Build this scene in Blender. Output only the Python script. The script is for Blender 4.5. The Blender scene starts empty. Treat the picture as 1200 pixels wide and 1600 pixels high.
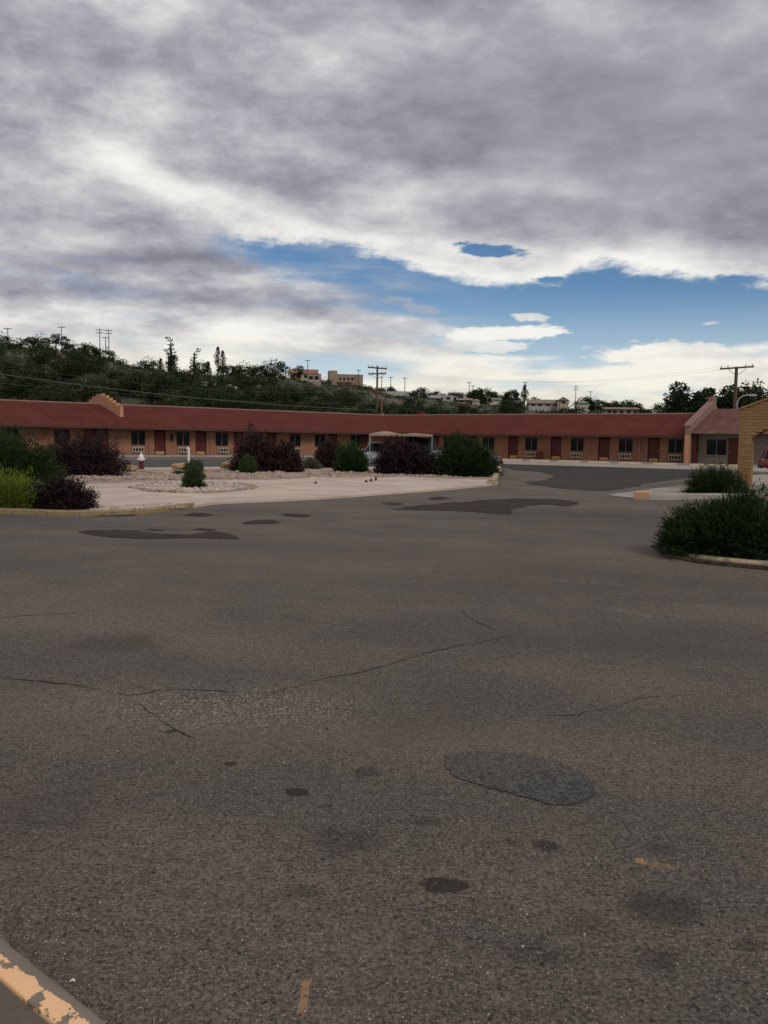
import bpy, bmesh, math, random
import numpy as np
from mathutils import Vector, Matrix, noise as mn
R = math.radians
SC = bpy.context.scene
COL = SC.collection
random.seed(7)
RNG = np.random.default_rng(7)

# ------------------------------------------------------------------ camera
F = 1295.0                      # focal length in photo pixels (1200 x 1600)
EYE = 1.6
CAMM = Matrix.Rotation(R(90 - 4.855), 4, 'X') @ Matrix.Rotation(R(0.86), 4, 'Z')
cam_d = bpy.data.cameras.new('camera')
cam = bpy.data.objects.new('camera', cam_d)
COL.objects.link(cam)
cam.matrix_world = Matrix.Translation((0, 0, EYE)) @ CAMM
cam_d.sensor_fit = 'VERTICAL'
cam_d.sensor_height = 24.0
cam_d.lens = 24.0 * F / 1600
cam_d.clip_start = 0.05
cam_d.clip_end = 9000
SC.camera = cam
SC.view_settings.view_transform = 'Standard'
SC.view_settings.look = 'None'
SC.view_settings.gamma = 1
SC.view_settings.exposure = 0.0
SC.render.film_transparent = False

def ray(px, py):
    return (CAMM.to_3x3() @ Vector(((px - 600) / F, -(py - 800) / F, -1))).normalized()

def gp(px, py, z=0.0):          # where the line of sight meets the level z
    d = ray(px, py)
    t = (z - EYE) / d.z
    return Vector((d.x * t, d.y * t, z))

def azel(px, py):
    d = ray(px, py)
    return math.atan2(d.x, d.y), math.asin(d.z)

def lin(r, g, b):
    f = lambda c: (c / 255 / 12.92) if c <= 10 else ((c / 255 + 0.055) / 1.055) ** 2.4
    return (f(r), f(g), f(b), 1)

# ------------------------------------------------------------------ node helper
class NT:
    def __init__(s, tree):
        s.t = tree
    def new(s, kind, **kw):
        n = s.t.nodes.new(kind)
        for k, v in kw.items():
            setattr(n, k, v)
        return n
    def put(s, sock, v):
        if isinstance(v, bpy.types.NodeSocket):
            s.t.links.new(v, sock)
        elif v is not None:
            sock.default_value = v
    def m(s, op, a, b=None, c=None, clamp=False):
        n = s.new('ShaderNodeMath', operation=op, use_clamp=clamp)
        s.put(n.inputs[0], a)
        if b is not None: s.put(n.inputs[1], b)
        if c is not None: s.put(n.inputs[2], c)
        return n.outputs[0]
    def add(s, a, b): return s.m('ADD', a, b)
    def sub(s, a, b): return s.m('SUBTRACT', a, b)
    def mul(s, a, b): return s.m('MULTIPLY', a, b)
    def smooth(s, v, lo, hi, o0=0.0, o1=1.0):
        n = s.new('ShaderNodeMapRange', interpolation_type='SMOOTHSTEP')
        s.put(n.inputs['Value'], v); s.put(n.inputs['From Min'], lo); s.put(n.inputs['From Max'], hi)
        s.put(n.inputs['To Min'], o0); s.put(n.inputs['To Max'], o1)
        return n.outputs[0]
    def vec(s, x, y, z=0.0):
        n = s.new('ShaderNodeCombineXYZ')
        for i, v in enumerate((x, y, z)): s.put(n.inputs[i], v)
        return n.outputs[0]
    def noise(s, vec, scale, detail=4, rough=0.5, dist=0.0, out=0):
        n = s.new('ShaderNodeTexNoise')
        if vec is not None: s.put(n.inputs['Vector'], vec)
        s.put(n.inputs['Scale'], scale); s.put(n.inputs['Detail'], detail)
        s.put(n.inputs['Roughness'], rough); s.put(n.inputs['Distortion'], dist)
        return n.outputs[out]
    def voro(s, vec, scale, feature='F1', out='Distance', rnd=1.0):
        n = s.new('ShaderNodeTexVoronoi', feature=feature)
        if vec is not None: s.put(n.inputs['Vector'], vec)
        s.put(n.inputs['Scale'], scale)
        s.put(n.inputs['Randomness'], rnd)
        return n.outputs[out]
    def mix(s, f, a, b, mode='MIX'):
        n = s.new('ShaderNodeMix', data_type='RGBA', blend_type=mode)
        n.clamp_factor = True
        s.put(n.inputs[0], f); s.put(n.inputs[6], a); s.put(n.inputs[7], b)
        return n.outputs[2]
    def ramp(s, f, stops, interp='LINEAR'):
        n = s.new('ShaderNodeValToRGB')
        n.color_ramp.interpolation = interp
        e = n.color_ramp.elements
        while len(e) > 1: e.remove(e[-1])
        e[0].position = stops[0][0]; e[0].color = stops[0][1]
        for p, c in stops[1:]:
            q = e.new(p); q.color = c
        s.put(n.inputs[0], f)
        return n.outputs[0]
    def curve(s, f, pts):
        n = s.new('ShaderNodeFloatCurve')
        c = n.mapping.curves[0]
        c.points[0].location = pts[0]; c.points[1].location = pts[-1]
        for p in pts[1:-1]: c.points.new(*p)
        n.mapping.update()
        s.put(n.inputs['Value'], f)
        return n.outputs[0]

# ------------------------------------------------------------------ world: sky and clouds
SUN_EL, SUN_AZ = 40.0, 145.0      # degrees; azimuth from +Y towards +X (behind the camera, to the right)
world = bpy.data.worlds.new('World')
SC.world = world
world.use_nodes = True
world.node_tree.nodes.clear()
def build_sky():
    w = NT(world.node_tree)
    out = w.new('ShaderNodeOutputWorld')
    bg = w.new('ShaderNodeBackground')
    bg.inputs['Strength'].default_value = 0.1
    w.t.links.new(bg.outputs[0], out.inputs[0])
    sky = w.new('ShaderNodeTexSky', sky_type='NISHITA', sun_disc=False)
    sky.sun_elevation = R(SUN_EL); sky.sun_rotation = R(SUN_AZ)
    sky.altitude = 2000; sky.air_density = 1.0; sky.dust_density = 0.6; sky.ozone_density = 2.2
    tc = w.new('ShaderNodeTexCoord')
    nrm = w.new('ShaderNodeVectorMath', operation='NORMALIZE')
    w.put(nrm.inputs[0], tc.outputs['Generated'])
    sp = w.new('ShaderNodeSeparateXYZ'); w.put(sp.inputs[0], nrm.outputs[0])
    x, y, z = sp.outputs
    az = w.m('ARCTAN2', x, y)
    el = w.m('ARCSINE', w.m('MAXIMUM', z, 0.0))
    # perspective of a flat cloud layer overhead
    q = w.add(w.m('MAXIMUM', z, 0.0), 0.17)
    P = w.vec(w.m('DIVIDE', x, q), w.m('DIVIDE', y, q), 0.0)
    A = w.vec(az, w.mul(el, 2.1), 0.3)
    A2 = w.vec(az, w.mul(el, 3.2), 1.7)
    nbig = w.noise(w.vec(w.add(w.m('DIVIDE', x, q), 5.3), w.add(w.m('DIVIDE', y, q), 2.1), 0.0), 1.0, 4, 0.5)
    nmid = w.noise(w.vec(w.m('DIVIDE', x, q), w.mul(w.m('DIVIDE', y, q), 1.25), 3.0), 2.9, 8, 0.60)
    npuf = w.noise(A, 11.0, 8, 0.64)
    npuf2 = w.noise(A2, 42.0, 4, 0.62)
    nstr = w.noise(w.vec(w.add(az, w.mul(el, .5)), w.mul(el, 7.5), 3.1), 5.5, 7, 0.6)
    def gauss(px, py, sx, sy, rot=0.0):
        a0, e0 = azel(px, py)
        dx = w.sub(az, a0); dy = w.sub(el, e0)
        if rot:
            c, s_ = math.cos(rot), math.sin(rot)
            dx, dy = w.add(w.mul(dx, c), w.mul(dy, s_)), w.sub(w.mul(dy, c), w.mul(dx, s_))
        dx = w.mul(dx, F / sx); dy = w.mul(dy, F / sy)
        return w.m('EXPONENT', w.mul(w.add(w.mul(dx, dx), w.mul(dy, dy)), -0.5))
    def edge(pts):             # boundary curve el(az) through photo points
        A0, A1 = -0.62, 0.62
        q = []
        for (a, b) in pts:
            u, v = azel(a, b); q.append(((u - A0) / (A1 - A0), v / 0.5))
        u = w.m('DIVIDE', w.sub(az, A0), A1 - A0, clamp=True)
        return w.mul(w.curve(u, q), 0.5)
    up = edge([(-150, 372), (200, 368), (335, 376), (430, 376), (540, 384), (610, 402), (700, 432), (790, 444),
               (860, 440), (930, 420), (1000, 424), (1090, 436), (1200, 448), (1400, 470)])
    lo = edge([(-150, 330), (150, 335), (335, 371), (420, 404), (500, 430), (590, 458), (680, 500), (740, 535),
               (820, 560), (900, 560), (960, 542), (1040, 538), (1200, 540), (1400, 560)])
    jit = w.add(w.mul(w.sub(npuf, 0.5), 0.055), w.mul(w.sub(npuf2, 0.5), 0.020))
    dup_ = w.add(w.sub(el, up), jit)
    Mu = w.smooth(dup_, -0.006, 0.011)
    h1 = gauss(772, 391, 44, 9, -0.10)
    h2 = w.m('MAXIMUM', w.mul(gauss(1160, 436, 46, 8), .8), w.mul(gauss(860, 437, 24, 5), .8))
    hole = w.smooth(w.add(w.m('MAXIMUM', h1, h2), w.add(w.mul(w.sub(npuf2, 0.5), 1.1), w.mul(w.sub(npuf, 0.5), .9))), 0.42, 0.70)
    Mu = w.mul(Mu, w.sub(1.0, hole))
    # lower cloud bank, feathered on the left, broken puffs low on the right
    dlo = w.add(w.sub(lo, el), w.add(w.mul(w.sub(nstr, 0.5), 0.085), w.mul(w.sub(npuf, 0.5), 0.045)))
    right = w.smooth(az, azel(600, 0)[0], azel(760, 0)[0])
    Ml = w.smooth(dlo, w.add(-.022, w.mul(right, .018)), w.add(.034, w.mul(right, -.012)))
    thin = w.mul(w.smooth(nstr, .50, .36), w.add(.25, w.mul(right, .5)))
    pb = w.smooth(w.add(w.m('MAXIMUM', gauss(540, 572, 110, 20), w.m('MAXIMUM', w.mul(gauss(850, 572, 80, 10), .75), w.mul(gauss(790, 600, 110, 9), .6))), w.mul(w.sub(nstr, .5), -1.6)), .25, .95)
    Ml = w.mul(Ml, w.sub(1.0, w.m('MAXIMUM', w.mul(pb, .85), w.mul(thin, .8))))
    for g in ((775, 520, 85, 10, 0.98, 0.04), (825, 495, 32, 7, 0.9, 0.0), (1112, 505, 16, 3, 0.9, 0), (640, 476, 60, 12, .55, -.2), (1060, 552, 120, 18, .98, 0), (740, 541, 60, 9, .8, 0)):
        k = w.smooth(w.add(gauss(g[0], g[1], g[2], g[3], g[5]), w.add(w.mul(w.sub(npuf, 0.5), 1.5), w.mul(w.sub(npuf2, .5), .9))), 0.50, 0.80)
        Ml = w.m('MAXIMUM', Ml, w.mul(k, g[4]))
    lfull = w.mul(w.smooth(az, azel(385, 0)[0], azel(300, 0)[0]), w.smooth(el, azel(300, 450)[1], azel(300, 405)[1]))
    Ml = w.m('MAXIMUM', Ml, lfull)
    cirrus = w.mul(w.mul(gauss(590, 455, 90, 26, -0.28), w.smooth(nstr, 0.38, 0.62)), 0.6)
    M = w.m('MAXIMUM', Mu, w.m('MAXIMUM', Ml, cirrus))
    # light and dark of the clouds (a deck lit from above and through its thin parts)
    shade = w.add(0.58, w.mul(w.sub(nbig, 0.5), 0.45))
    A3 = w.vec(w.add(az, w.mul(el, .35)), w.mul(el, 1.9), 6.2)
    nbil = w.noise(A3, 5.2, 6, 0.52)
    calm = w.sub(1.0, w.mul(gauss(1000, 190, 300, 130, -.1), .55))
    shade = w.add(shade, w.mul(calm, w.add(w.mul(w.sub(nmid, 0.5), 0.85), w.mul(w.sub(nbil, 0.5), 0.85))))
    shade = w.add(shade, w.mul(calm, w.mul(w.sub(npuf, 0.5), 0.72)))
    for (px, py, sx, sy, amp, rot) in (
            (980, 240, 300, 85, -0.15, -0.10), (560, 170, 170, 50, -0.05, 0), (150, 240, 200, 55, 0.12, -0.30),
            (460, 325, 210, 34, 0.08, -0.10), (700, 388, 230, 22, 0.20, -0.16), (1060, 408, 170, 16, 0.22, -0.06),
            (1130, 345, 150, 34, -0.16, -.1), (230, 432, 250, 24, 0.02, 0.0), (330, 405, 210, 11, -.15, .04), (170, 456, 260, 13, -.14, 0), (560, 516, 90, 12, -.12, .08), (620, 235, 150, 18, -.10, -.1), (330, 300, 60, 16, .08, 0), (620, 305, 60, 14, .10, 0), (190, 245, 50, 12, .10, -.4), (900, 300, 80, 9, .12, -.15), (480, 498, 110, 14, -0.06, -0.1),
            (250, 512, 300, 14, 0.18, 0), (120, 545, 260, 18, 0.10, 0),
            (900, 590, 360, 30, 0.34, 0), (350, 575, 400, 18, .12, 0), (1050, 545, 180, 22, 0.22, 0), (775, 515, 90, 14, 0.25, 0), (825, 495, 40, 12, .15, 0),
            (330, 385, 120, 14, 0.12, 0), (1080, 557, 80, 5, -.22, 0)):
        shade = w.add(shade, w.mul(gauss(px, py, sx, sy, rot), amp))
    rim = w.smooth(w.m('ABSOLUTE', w.sub(dup_, 0.004)), 0.0, 0.022, 0.22, 0.0)
    shade = w.add(shade, w.mul(rim, w.smooth(az, azel(420, 0)[0], azel(620, 0)[0])))
    B = 10.0
    def c(r, g, b):
        v = lin(r, g, b); return (v[0], v[1], v[2], 1)
    ccol = w.ramp(shade, [(0.08, c(106, 107, 116)), (0.32, c(136, 136, 147)), (0.50, c(165, 165, 174)),
                          (0.68, c(198, 198, 201)), (0.86, c(230, 229, 226)), (1.04 - .04, c(246, 244, 239))])
    warm = w.smooth(el, azel(600, 620)[1], azel(600, 500)[1], 0.75, 0.0)
    ccol = w.mix(warm, ccol, w.mix(0.75, ccol, c(246, 240, 216)))
    csc = w.new('ShaderNodeVectorMath', operation='SCALE')
    w.put(csc.inputs[0], ccol); csc.inputs['Scale'].default_value = B
    # thin air near the skyline is paler
    base = w.mix(1.0, sky.outputs[0], (0.56, 0.71, 0.78, 1), 'MULTIPLY')
    pale = w.smooth(el, azel(600, 625)[1], azel(600, 435)[1], 0.88, 0.0)
    pc = lin(196, 212, 220)
    base = w.mix(pale, base, (pc[0] * B, pc[1] * B, pc[2] * B, 1))
    fin = w.mix(M, base, csc.outputs[0])
    w.t.links.new(fin, bg.inputs[0])
build_sky()
sun_d = bpy.data.lights.new('sun', 'SUN')
sun_d.energy = 1.3
sun_d.angle = R(22)
sun_d.color = (1.0, 0.95, 0.87)
sun = bpy.data.objects.new('sun', sun_d)
COL.objects.link(sun)
_s = Vector((math.cos(R(SUN_EL)) * math.sin(R(SUN_AZ)), math.cos(R(SUN_EL)) * math.cos(R(SUN_AZ)), math.sin(R(SUN_EL))))
sun.rotation_euler = _s.to_track_quat('Z', 'Y').to_euler()

# ------------------------------------------------------------------ materials
def newmat(name):
    m = bpy.data.materials.new(name)
    m.use_nodes = True
    n = NT(m.node_tree)
    b = m.node_tree.nodes['Principled BSDF']
    return m, n, b
def bump(n, b, h, strength=0.4, dist=0.01):
    k = n.new('ShaderNodeBump')
    k.inputs['Strength'].default_value = strength
    k.inputs['Distance'].default_value = dist
    n.put(k.inputs['Height'], h)
    n.t.links.new(k.outputs[0], b.inputs['Normal'])
def col(r, g, b): return (r, g, b, 1)
def sc(c, k): return (c[0] * k, c[1] * k, c[2] * k, 1)

def simple(name, c, rough=0.7, var=0.12, scale=3.0, metal=0.0, bmp=0.0, bscale=60, spec=0.3, grime=0.0):
    m, n, b = newmat(name)
    co = n.new('ShaderNodeTexCoord').outputs['Object']
    v = n.noise(co, scale, 6, 0.6)
    f = n.smooth(v, 0.3, 0.7)
    cc = n.mix(f, sc(c, 1 - var), sc(c, 1 + var))
    if grime:
        g = n.smooth(n.noise(co, scale * 0.4, 8, 0.7, 0.6), 0.52, 0.72)
        cc = n.mix(n.mul(g, grime), cc, col(c[0] * .45 + .01, c[1] * .45 + .01, c[2] * .45 + .01))
    n.put(b.inputs['Base Color'], cc)
    b.inputs['Roughness'].default_value = rough
    b.inputs['Metallic'].default_value = metal
    b.inputs['Specular IOR Level'].default_value = spec
    if bmp: bump(n, b, n.noise(co, bscale, 5, 0.6), bmp, 0.01)
    return m

def leafmat(name, c1, c2, c3=None, trans=0.25, rough=0.6):
    """per-leaf colour differences, clumps of new and old growth"""
    m, n, b = newmat(name)
    co = n.new('ShaderNodeTexCoord').outputs['Object']
    g = n.new('ShaderNodeNewGeometry').outputs['Random Per Island']
    oi = n.new('ShaderNodeObjectInfo').outputs['Random']
    v = n.smooth(n.noise(co, 1.6, 3, 0.6), 0.35, 0.65)
    a = n.mix(v, c1, c2)
    a = n.mix(n.mul(n.m('POWER', g, 2.0), 0.8), a, c3 or sc(c2, 1.7))
    hs = n.new('ShaderNodeHueSaturation')
    n.put(hs.inputs['Hue'], n.add(0.485, n.mul(oi, 0.03)))
    n.put(hs.inputs['Value'], n.add(0.8, n.mul(oi, 0.4)))
    n.put(hs.inputs['Color'], a)
    n.put(b.inputs['Base Color'], hs.outputs[0])
    b.inputs['Roughness'].default_value = rough
    b.inputs['Specular IOR Level'].default_value = 0.2
    tr = n.new('ShaderNodeBsdfTranslucent')
    n.put(tr.inputs[0], hs.outputs[0])
    mx = n.new('ShaderNodeMixShader'); mx.inputs[0].default_value = trans
    n.t.links.new(b.outputs[0], mx.inputs[1]); n.t.links.new(tr.outputs[0], mx.inputs[2])
    o = [k for k in m.node_tree.nodes if k.type == 'OUTPUT_MATERIAL'][0]
    n.t.links.new(mx.outputs[0], o.inputs[0])
    return m

M = {}
M['stucco'] = simple('orange_stucco', col(.275, .132, .078), .9, .12, 0.8, bmp=.3, grime=.5)
M['stucco_light'] = simple('peach_stucco', col(.47, .235, .135), .9, .10, 0.8, bmp=.3, grime=.25)
M['fin'] = simple('faded_peach_stucco', col(.235, .145, .108), .9, .14, 1.2, bmp=.3, grime=.4)
M['red_door'] = simple('dark_red_paint', col(.085, .014, .011), .5, .12, 2)
M['door_frame'] = simple('maroon_frame', col(.07, .014, .012), .6, .1, 2)
M['kick'] = simple('brass_kickplate', col(.42, .24, .10), .45, .1, 4, metal=.2)
M['win_frame'] = simple('dark_bronze_frame', col(.05, .03, .026), .5, .1, 4)
M['white_frame'] = simple('aluminium_frame', col(.16, .13, .12), .45, .1, 4)
M['curtain'] = simple('dark_curtain', col(.07, .03, .025), .9, .2, 5)
M['ac'] = simple('beige_metal', col(.36, .30, .24), .6, .1, 4)
def curtain_mat():
    m, n, b = newmat('room_curtain')
    r_ = n.new('ShaderNodeObjectInfo').outputs['Random']
    n.put(b.inputs['Base Color'], n.ramp(r_, [(0, col(.03, .012, .010)), (.35, col(.10, .03, .022)), (.6, col(.05, .045, .04)), (.85, col(.20, .15, .11)), (1, col(.05, .015, .012))], 'CONSTANT'))
    b.inputs['Roughness'].default_value = .9
    return m
M['curtain_cloth'] = curtain_mat()
M['dark'] = simple('dark_void', col(.015, .013, .013), .8, .1, 3)
M['soffit'] = simple('brown_soffit', col(.13, .07, .045), .85, .12, 2)
M['office_wall'] = simple('taupe_stucco', col(.20, .165, .135), .9, .1, 1, bmp=.3, grime=.3)
M['white_paint'] = simple('white_paint', col(.72, .70, .66), .6, .05, 4, grime=.25)
M['wood'] = simple('weathered_pole_wood', col(.11, .07, .05), .9, .3, 3, bmp=.5, grime=.3)
M['wood_grey'] = simple('grey_pole_wood', col(.09, .08, .075), .9, .2, 3)
M['galv'] = simple('galvanised_steel', col(.35, .36, .37), .5, .1, 3, metal=.5)
M['wire'] = simple('cable_sheath', col(.12, .115, .105), .7, .05, 3)
M['bark'] = simple('dark_bark', col(.06, .045, .035), .95, .3, 4, bmp=.6)
M['rock'] = simple('tan_boulder_rock', col(.38, .24, .13), .95, .25, 3, bmp=.9, bscale=14, grime=.5)
M['stone'] = simple('river_stone', col(.32, .24, .19), .9, .35, 1.7, bmp=.5, bscale=25, grime=.4)
M['stone_pale'] = simple('pale_stone', col(.47, .39, .33), .9, .25, 1.7, bmp=.4, bscale=25)
M['tyre'] = simple('rubber', col(.02, .02, .02), .8, .1, 3)
M['rim'] = simple('wheel_alloy', col(.4, .4, .42), .35, .05, 3, metal=.8)
M['chrome'] = simple('chrome_trim', col(.7, .7, .72), .15, .02, 3, metal=1)
M['lamp_red'] = simple('red_lens', col(.35, .02, .015), .2, .05, 3)
M['lamp_white'] = simple('clear_lens', col(.6, .6, .62), .15, .05, 3)
M['canvas'] = simple('tan_canvas', col(.30, .225, .16), .85, .1, 1.2, grime=.2)

def glass_mat():
    m, n, b = newmat('dark_window_glass')
    b.inputs['Base Color'].default_value = (.012, .013, .015, 1)
    b.inputs['Roughness'].default_value = .08
    b.inputs['Specular IOR Level'].default_value = .22
    return m
M['glass'] = glass_mat()

def carpaint(name, c):
    m, n, b = newmat(name)
    co = n.new('ShaderNodeTexCoord').outputs['Object']
    v = n.noise(co, 2.0, 5, .6)
    n.put(b.inputs['Base Color'], n.mix(n.smooth(v, .4, .7), c, sc(c, .82)))
    b.inputs['Roughness'].default_value = .28
    b.inputs['Coat Weight'].default_value = .6
    b.inputs['Coat Roughness'].default_value = .08
    return m

def roof_mat(name, c, c2, rib=2.5, rows=False):
    m, n, b = newmat(name)
    uvs = n.new('ShaderNodeUVMap').outputs[0]
    sp = n.new('ShaderNodeSeparateXYZ'); n.put(sp.inputs[0], uvs)
    u, v = sp.outputs[0], sp.outputs[1]
    streak = n.noise(n.vec(n.mul(u, 1.6), n.mul(v, 0.12)), 1.0, 6, .6)
    blot = n.noise(n.vec(u, v), .35, 6, .6, .4)
    f = n.add(n.mul(streak, .55), n.mul(blot, .45))
    cc = n.mix(n.smooth(f, .38, .62), c, c2)
    # each shingle its own tone
    if rows:
        row = n.m('FLOOR', n.mul(v, 1 / .75))
        cell = n.vec(n.m('FLOOR', n.add(n.mul(u, 1 / .5), n.mul(row, .5))), row)
        wn = n.new('ShaderNodeTexWhiteNoise', noise_dimensions='2D'); n.put(wn.inputs['Vector'], cell)
        cc = n.mix(n.mul(wn.outputs['Value'], .4), cc, sc(c2, 1.3))
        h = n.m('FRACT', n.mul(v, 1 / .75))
        cc = n.mix(n.smooth(h, .70, .95), cc, sc(c, .35))  # shade under each overlapping course, painted in as a dark line
        bump(n, b, h, .8, .03)
    else:
        row = n.m('FLOOR', n.mul(v, 1 / .30))
        cell = n.vec(n.m('FLOOR', n.add(n.mul(u, 1 / .33), n.mul(row, .5))), row)
        wn = n.new('ShaderNodeTexWhiteNoise', noise_dimensions='2D'); n.put(wn.inputs['Vector'], cell)
        cc = n.mix(n.mul(wn.outputs['Value'], .25), cc, sc(c2, 1.25))
        h = n.m('FRACT', n.mul(v, 1 / .30))
        bump(n, b, h, .5, .02)
    n.put(b.inputs['Base Color'], cc)
    b.inputs['Roughness'].default_value = .9
    b.inputs['Specular IOR Level'].default_value = .04
    return m
M['roof'] = roof_mat('red_shingle_roof', col(.090, .023, .018), col(.122, .032, .025))
M['roof2'] = roof_mat('faded_red_shingle_roof', col(.125, .056, .048), col(.175, .088, .076), rows=True)
M['fascia'] = simple('brown_red_fascia', col(.085, .036, .030), .8, .1, 1.5)
M['ridge'] = simple('pale_ridge_cap', col(.23, .13, .11), .8, .15, 2)

def asphalt_mat(name, main=True, dark=1.0, tint=(1, 1, 1), light_grains=1.0):
    """worn asphalt seen from 2 m: binder, embedded aggregate, lost grains, dust, oil"""
    m, n, b = newmat(name)
    co = n.new('ShaderNodeTexCoord').outputs['Object']
    sepc = n.new('ShaderNodeSeparateXYZ'); n.put(sepc.inputs[0], co)
    big = n.noise(co, .22, 5, .6, .3)
    mid = n.noise(co, 1.1, 6, .62)
    run = n.noise(n.vec(n.mul(sepc.outputs[0], .16), n.add(n.mul(sepc.outputs[1], .62), n.mul(sepc.outputs[0], .18)), 2.0), 1.0, 6, .62)
    warm = sc((.156 * tint[0], .123 * tint[1], .095 * tint[2]), dark)
    cool = sc((.096 * tint[0], .086 * tint[1], .077 * tint[2]), dark)
    base = n.mix(n.smooth(n.add(n.mul(big, .35), n.add(n.mul(mid, .25), n.mul(run, .40))), .40, .60), warm, cool)
    g1 = n.noise(co, 62, 5, .78)                       # grains of about a centimetre, in clumps
    g2 = n.noise(co, 17, 6, .72)
    tone = n.add(n.smooth(g1, .33, .67, .36, 1.72), n.smooth(g2, .35, .65, -.20, .20))
    tn = n.new('ShaderNodeVectorMath', operation='SCALE'); n.put(tn.inputs[0], base); n.put(tn.inputs['Scale'], tone)
    base = tn.outputs[0]
    vo2 = n.new('ShaderNodeTexVoronoi', feature='F1'); n.put(vo2.inputs['Vector'], co); vo2.inputs['Scale'].default_value = 85
    r2 = n.new('ShaderNodeSeparateXYZ'); n.put(r2.inputs[0], vo2.outputs['Color'])
    gravelly = n.smooth(mid, .38, .64, .90, .60)
    stones = n.mul(n.smooth(n.add(vo2.outputs['Distance'], n.mul(n.sub(g1, .5), .9)), .16, .34, 1.0, 0.0), n.m('GREATER_THAN', r2.outputs[1], gravelly))
    stcol = n.ramp(r2.outputs[2], [(0, col(.10, .08, .066)), (.5, col(.19, .155, .13)), (.85, col(.31, .275, .235)), (1, col(.55, .51, .46))])
    base = n.mix(n.mul(stones, .9 * light_grains), base, stcol)
    # lost grains: irregular dark pits
    pn = n.noise(n.vec(n.mul(sepc.outputs[0], 1.0), n.mul(sepc.outputs[1], 1.0), 9.0), 40, 3, .6)
    pits = n.mul(n.smooth(pn, .40, .31), n.smooth(n.noise(co, 2.3, 5, .65), .40, .60, .25, 1.0))
    base = n.mix(n.mul(pits, .88), base, sc((.024, .020, .018), 1))
    sp_ = n.noise(n.vec(sepc.outputs[0], sepc.outputs[1], 4.0), 125, 2, .5)
    base = n.mix(n.smooth(sp_, .39, .33, 0, .75), base, col(.022, .018, .016))
    base = n.mix(n.smooth(sp_, .66, .72, 0, .6 * light_grains), base, col(.31, .27, .23))
    h = n.add(n.mul(g1, 1.0), n.mul(g2, .8))
    h = n.add(h, n.mul(stones, .35)); h = n.sub(h, n.mul(pits, .7))
    if main:
        sx = n.new('ShaderNodeSeparateXYZ'); n.put(sx.inputs[0], co)
        X, Y = sx.outputs[0], sx.outputs[1]
        wob = n.add(n.mul(n.sub(n.noise(co, 7.0, 6, .7), .5), 2.6), n.mul(n.sub(g1, .5), .9))
        def spot(px, py, wpx, hpx, k, c=None, soft=.35, rot=0):
            nonlocal base
            p = gp(px, py); a = gp(px + wpx, py); t = gp(px, py - hpx); u = gp(px, py + hpx)
            rx = (a - p).length; ry = (t - u).length / 2
            dx = n.mul(n.sub(X, p.x), 1 / rx); dy = n.mul(n.sub(Y, p.y), 1 / ry)
            if rot: dx = n.add(dx, n.mul(dy, rot))
            d = n.add(n.m('SQRT', n.add(n.mul(dx, dx), n.mul(dy, dy))), wob)
            base = n.mix(n.smooth(d, 1 - soft, 1 + soft, k, 0.0), base, c or col(.030, .026, .023))
        spot(696, 1384, 36, 12, .85, soft=.2)
        spot(850, 1322, 22, 9, .75); spot(800, 1316, 14, 5, .55); spot(464, 1238, 17, 6, .85, soft=.2)
        spot(268, 1143, 9, 3, .85, soft=.2); spot(360, 1193, 10, 4, .8, soft=.2); spot(572, 1207, 22, 8, .5)
        spot(508, 1259, 10, 4, .5); spot(545, 1312, 55, 20, .42, soft=.5); spot(1035, 1418, 52, 24, .55, soft=.5, rot=-.4)
        spot(925, 1445, 40, 18, .35, soft=.5); spot(1030, 1327, 24, 8, .4); spot(668, 1283, 24, 8, .4)
        spot(1030, 1500, 30, 14, .45, soft=.5); spot(840, 1490, 50, 20, .35, soft=.5); spot(1175, 1478, 24, 9, .5)
        spot(475, 1393, 24, 10, .4); spot(185, 1003, 70, 14, .4, soft=.6); spot(60, 1270, 120, 50, .35, c=col(.04, .038, .042), soft=.6)
        spot(640, 1120, 120, 30, .3, c=col(.05, .052, .046), soft=.6)
        # dusty run of paler, sandier surface and rutted greyer bands further off
        spot(640, 1150, 260, 22, .30, c=col(.15, .112, .088), soft=.6)
        spot(560, 870, 330, 20, .28, c=col(.13, .10, .08), soft=.6)
        spot(900, 905, 240, 26, .40, c=col(.052, .05, .05), soft=.6)
        spot(1020, 1000, 260, 30, .25, c=col(.055, .053, .053), soft=.6)
        spot(950, 810, 200, 12, .45, c=col(.05, .045, .042), soft=.5)
        spot(1080, 800, 60, 8, .4, c=col(.16, .12, .095), soft=.5)
        spot(120, 775 + 50, 200, 5, .25, c=col(.05, .047, .044), soft=.6)
        # loose pale gravel by the long crack
        g = n.smooth(n.voro(co, 42), .22, .40, 1, 0)
        p = gp(350, 1102)
        dx = n.mul(n.sub(X, p.x), 1 / .95); dy = n.mul(n.sub(Y, p.y), 1 / .42)
        dd = n.add(n.m('SQRT', n.add(n.mul(dx, dx), n.mul(dy, dy))), wob)
        gm = n.mul(n.smooth(dd, .3, 1.5, .95, 0), n.mul(g, n.smooth(n.noise(co, 20, 3, .6), .32, .48)))
        base = n.mix(gm, base, col(.36, .32, .27))
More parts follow.
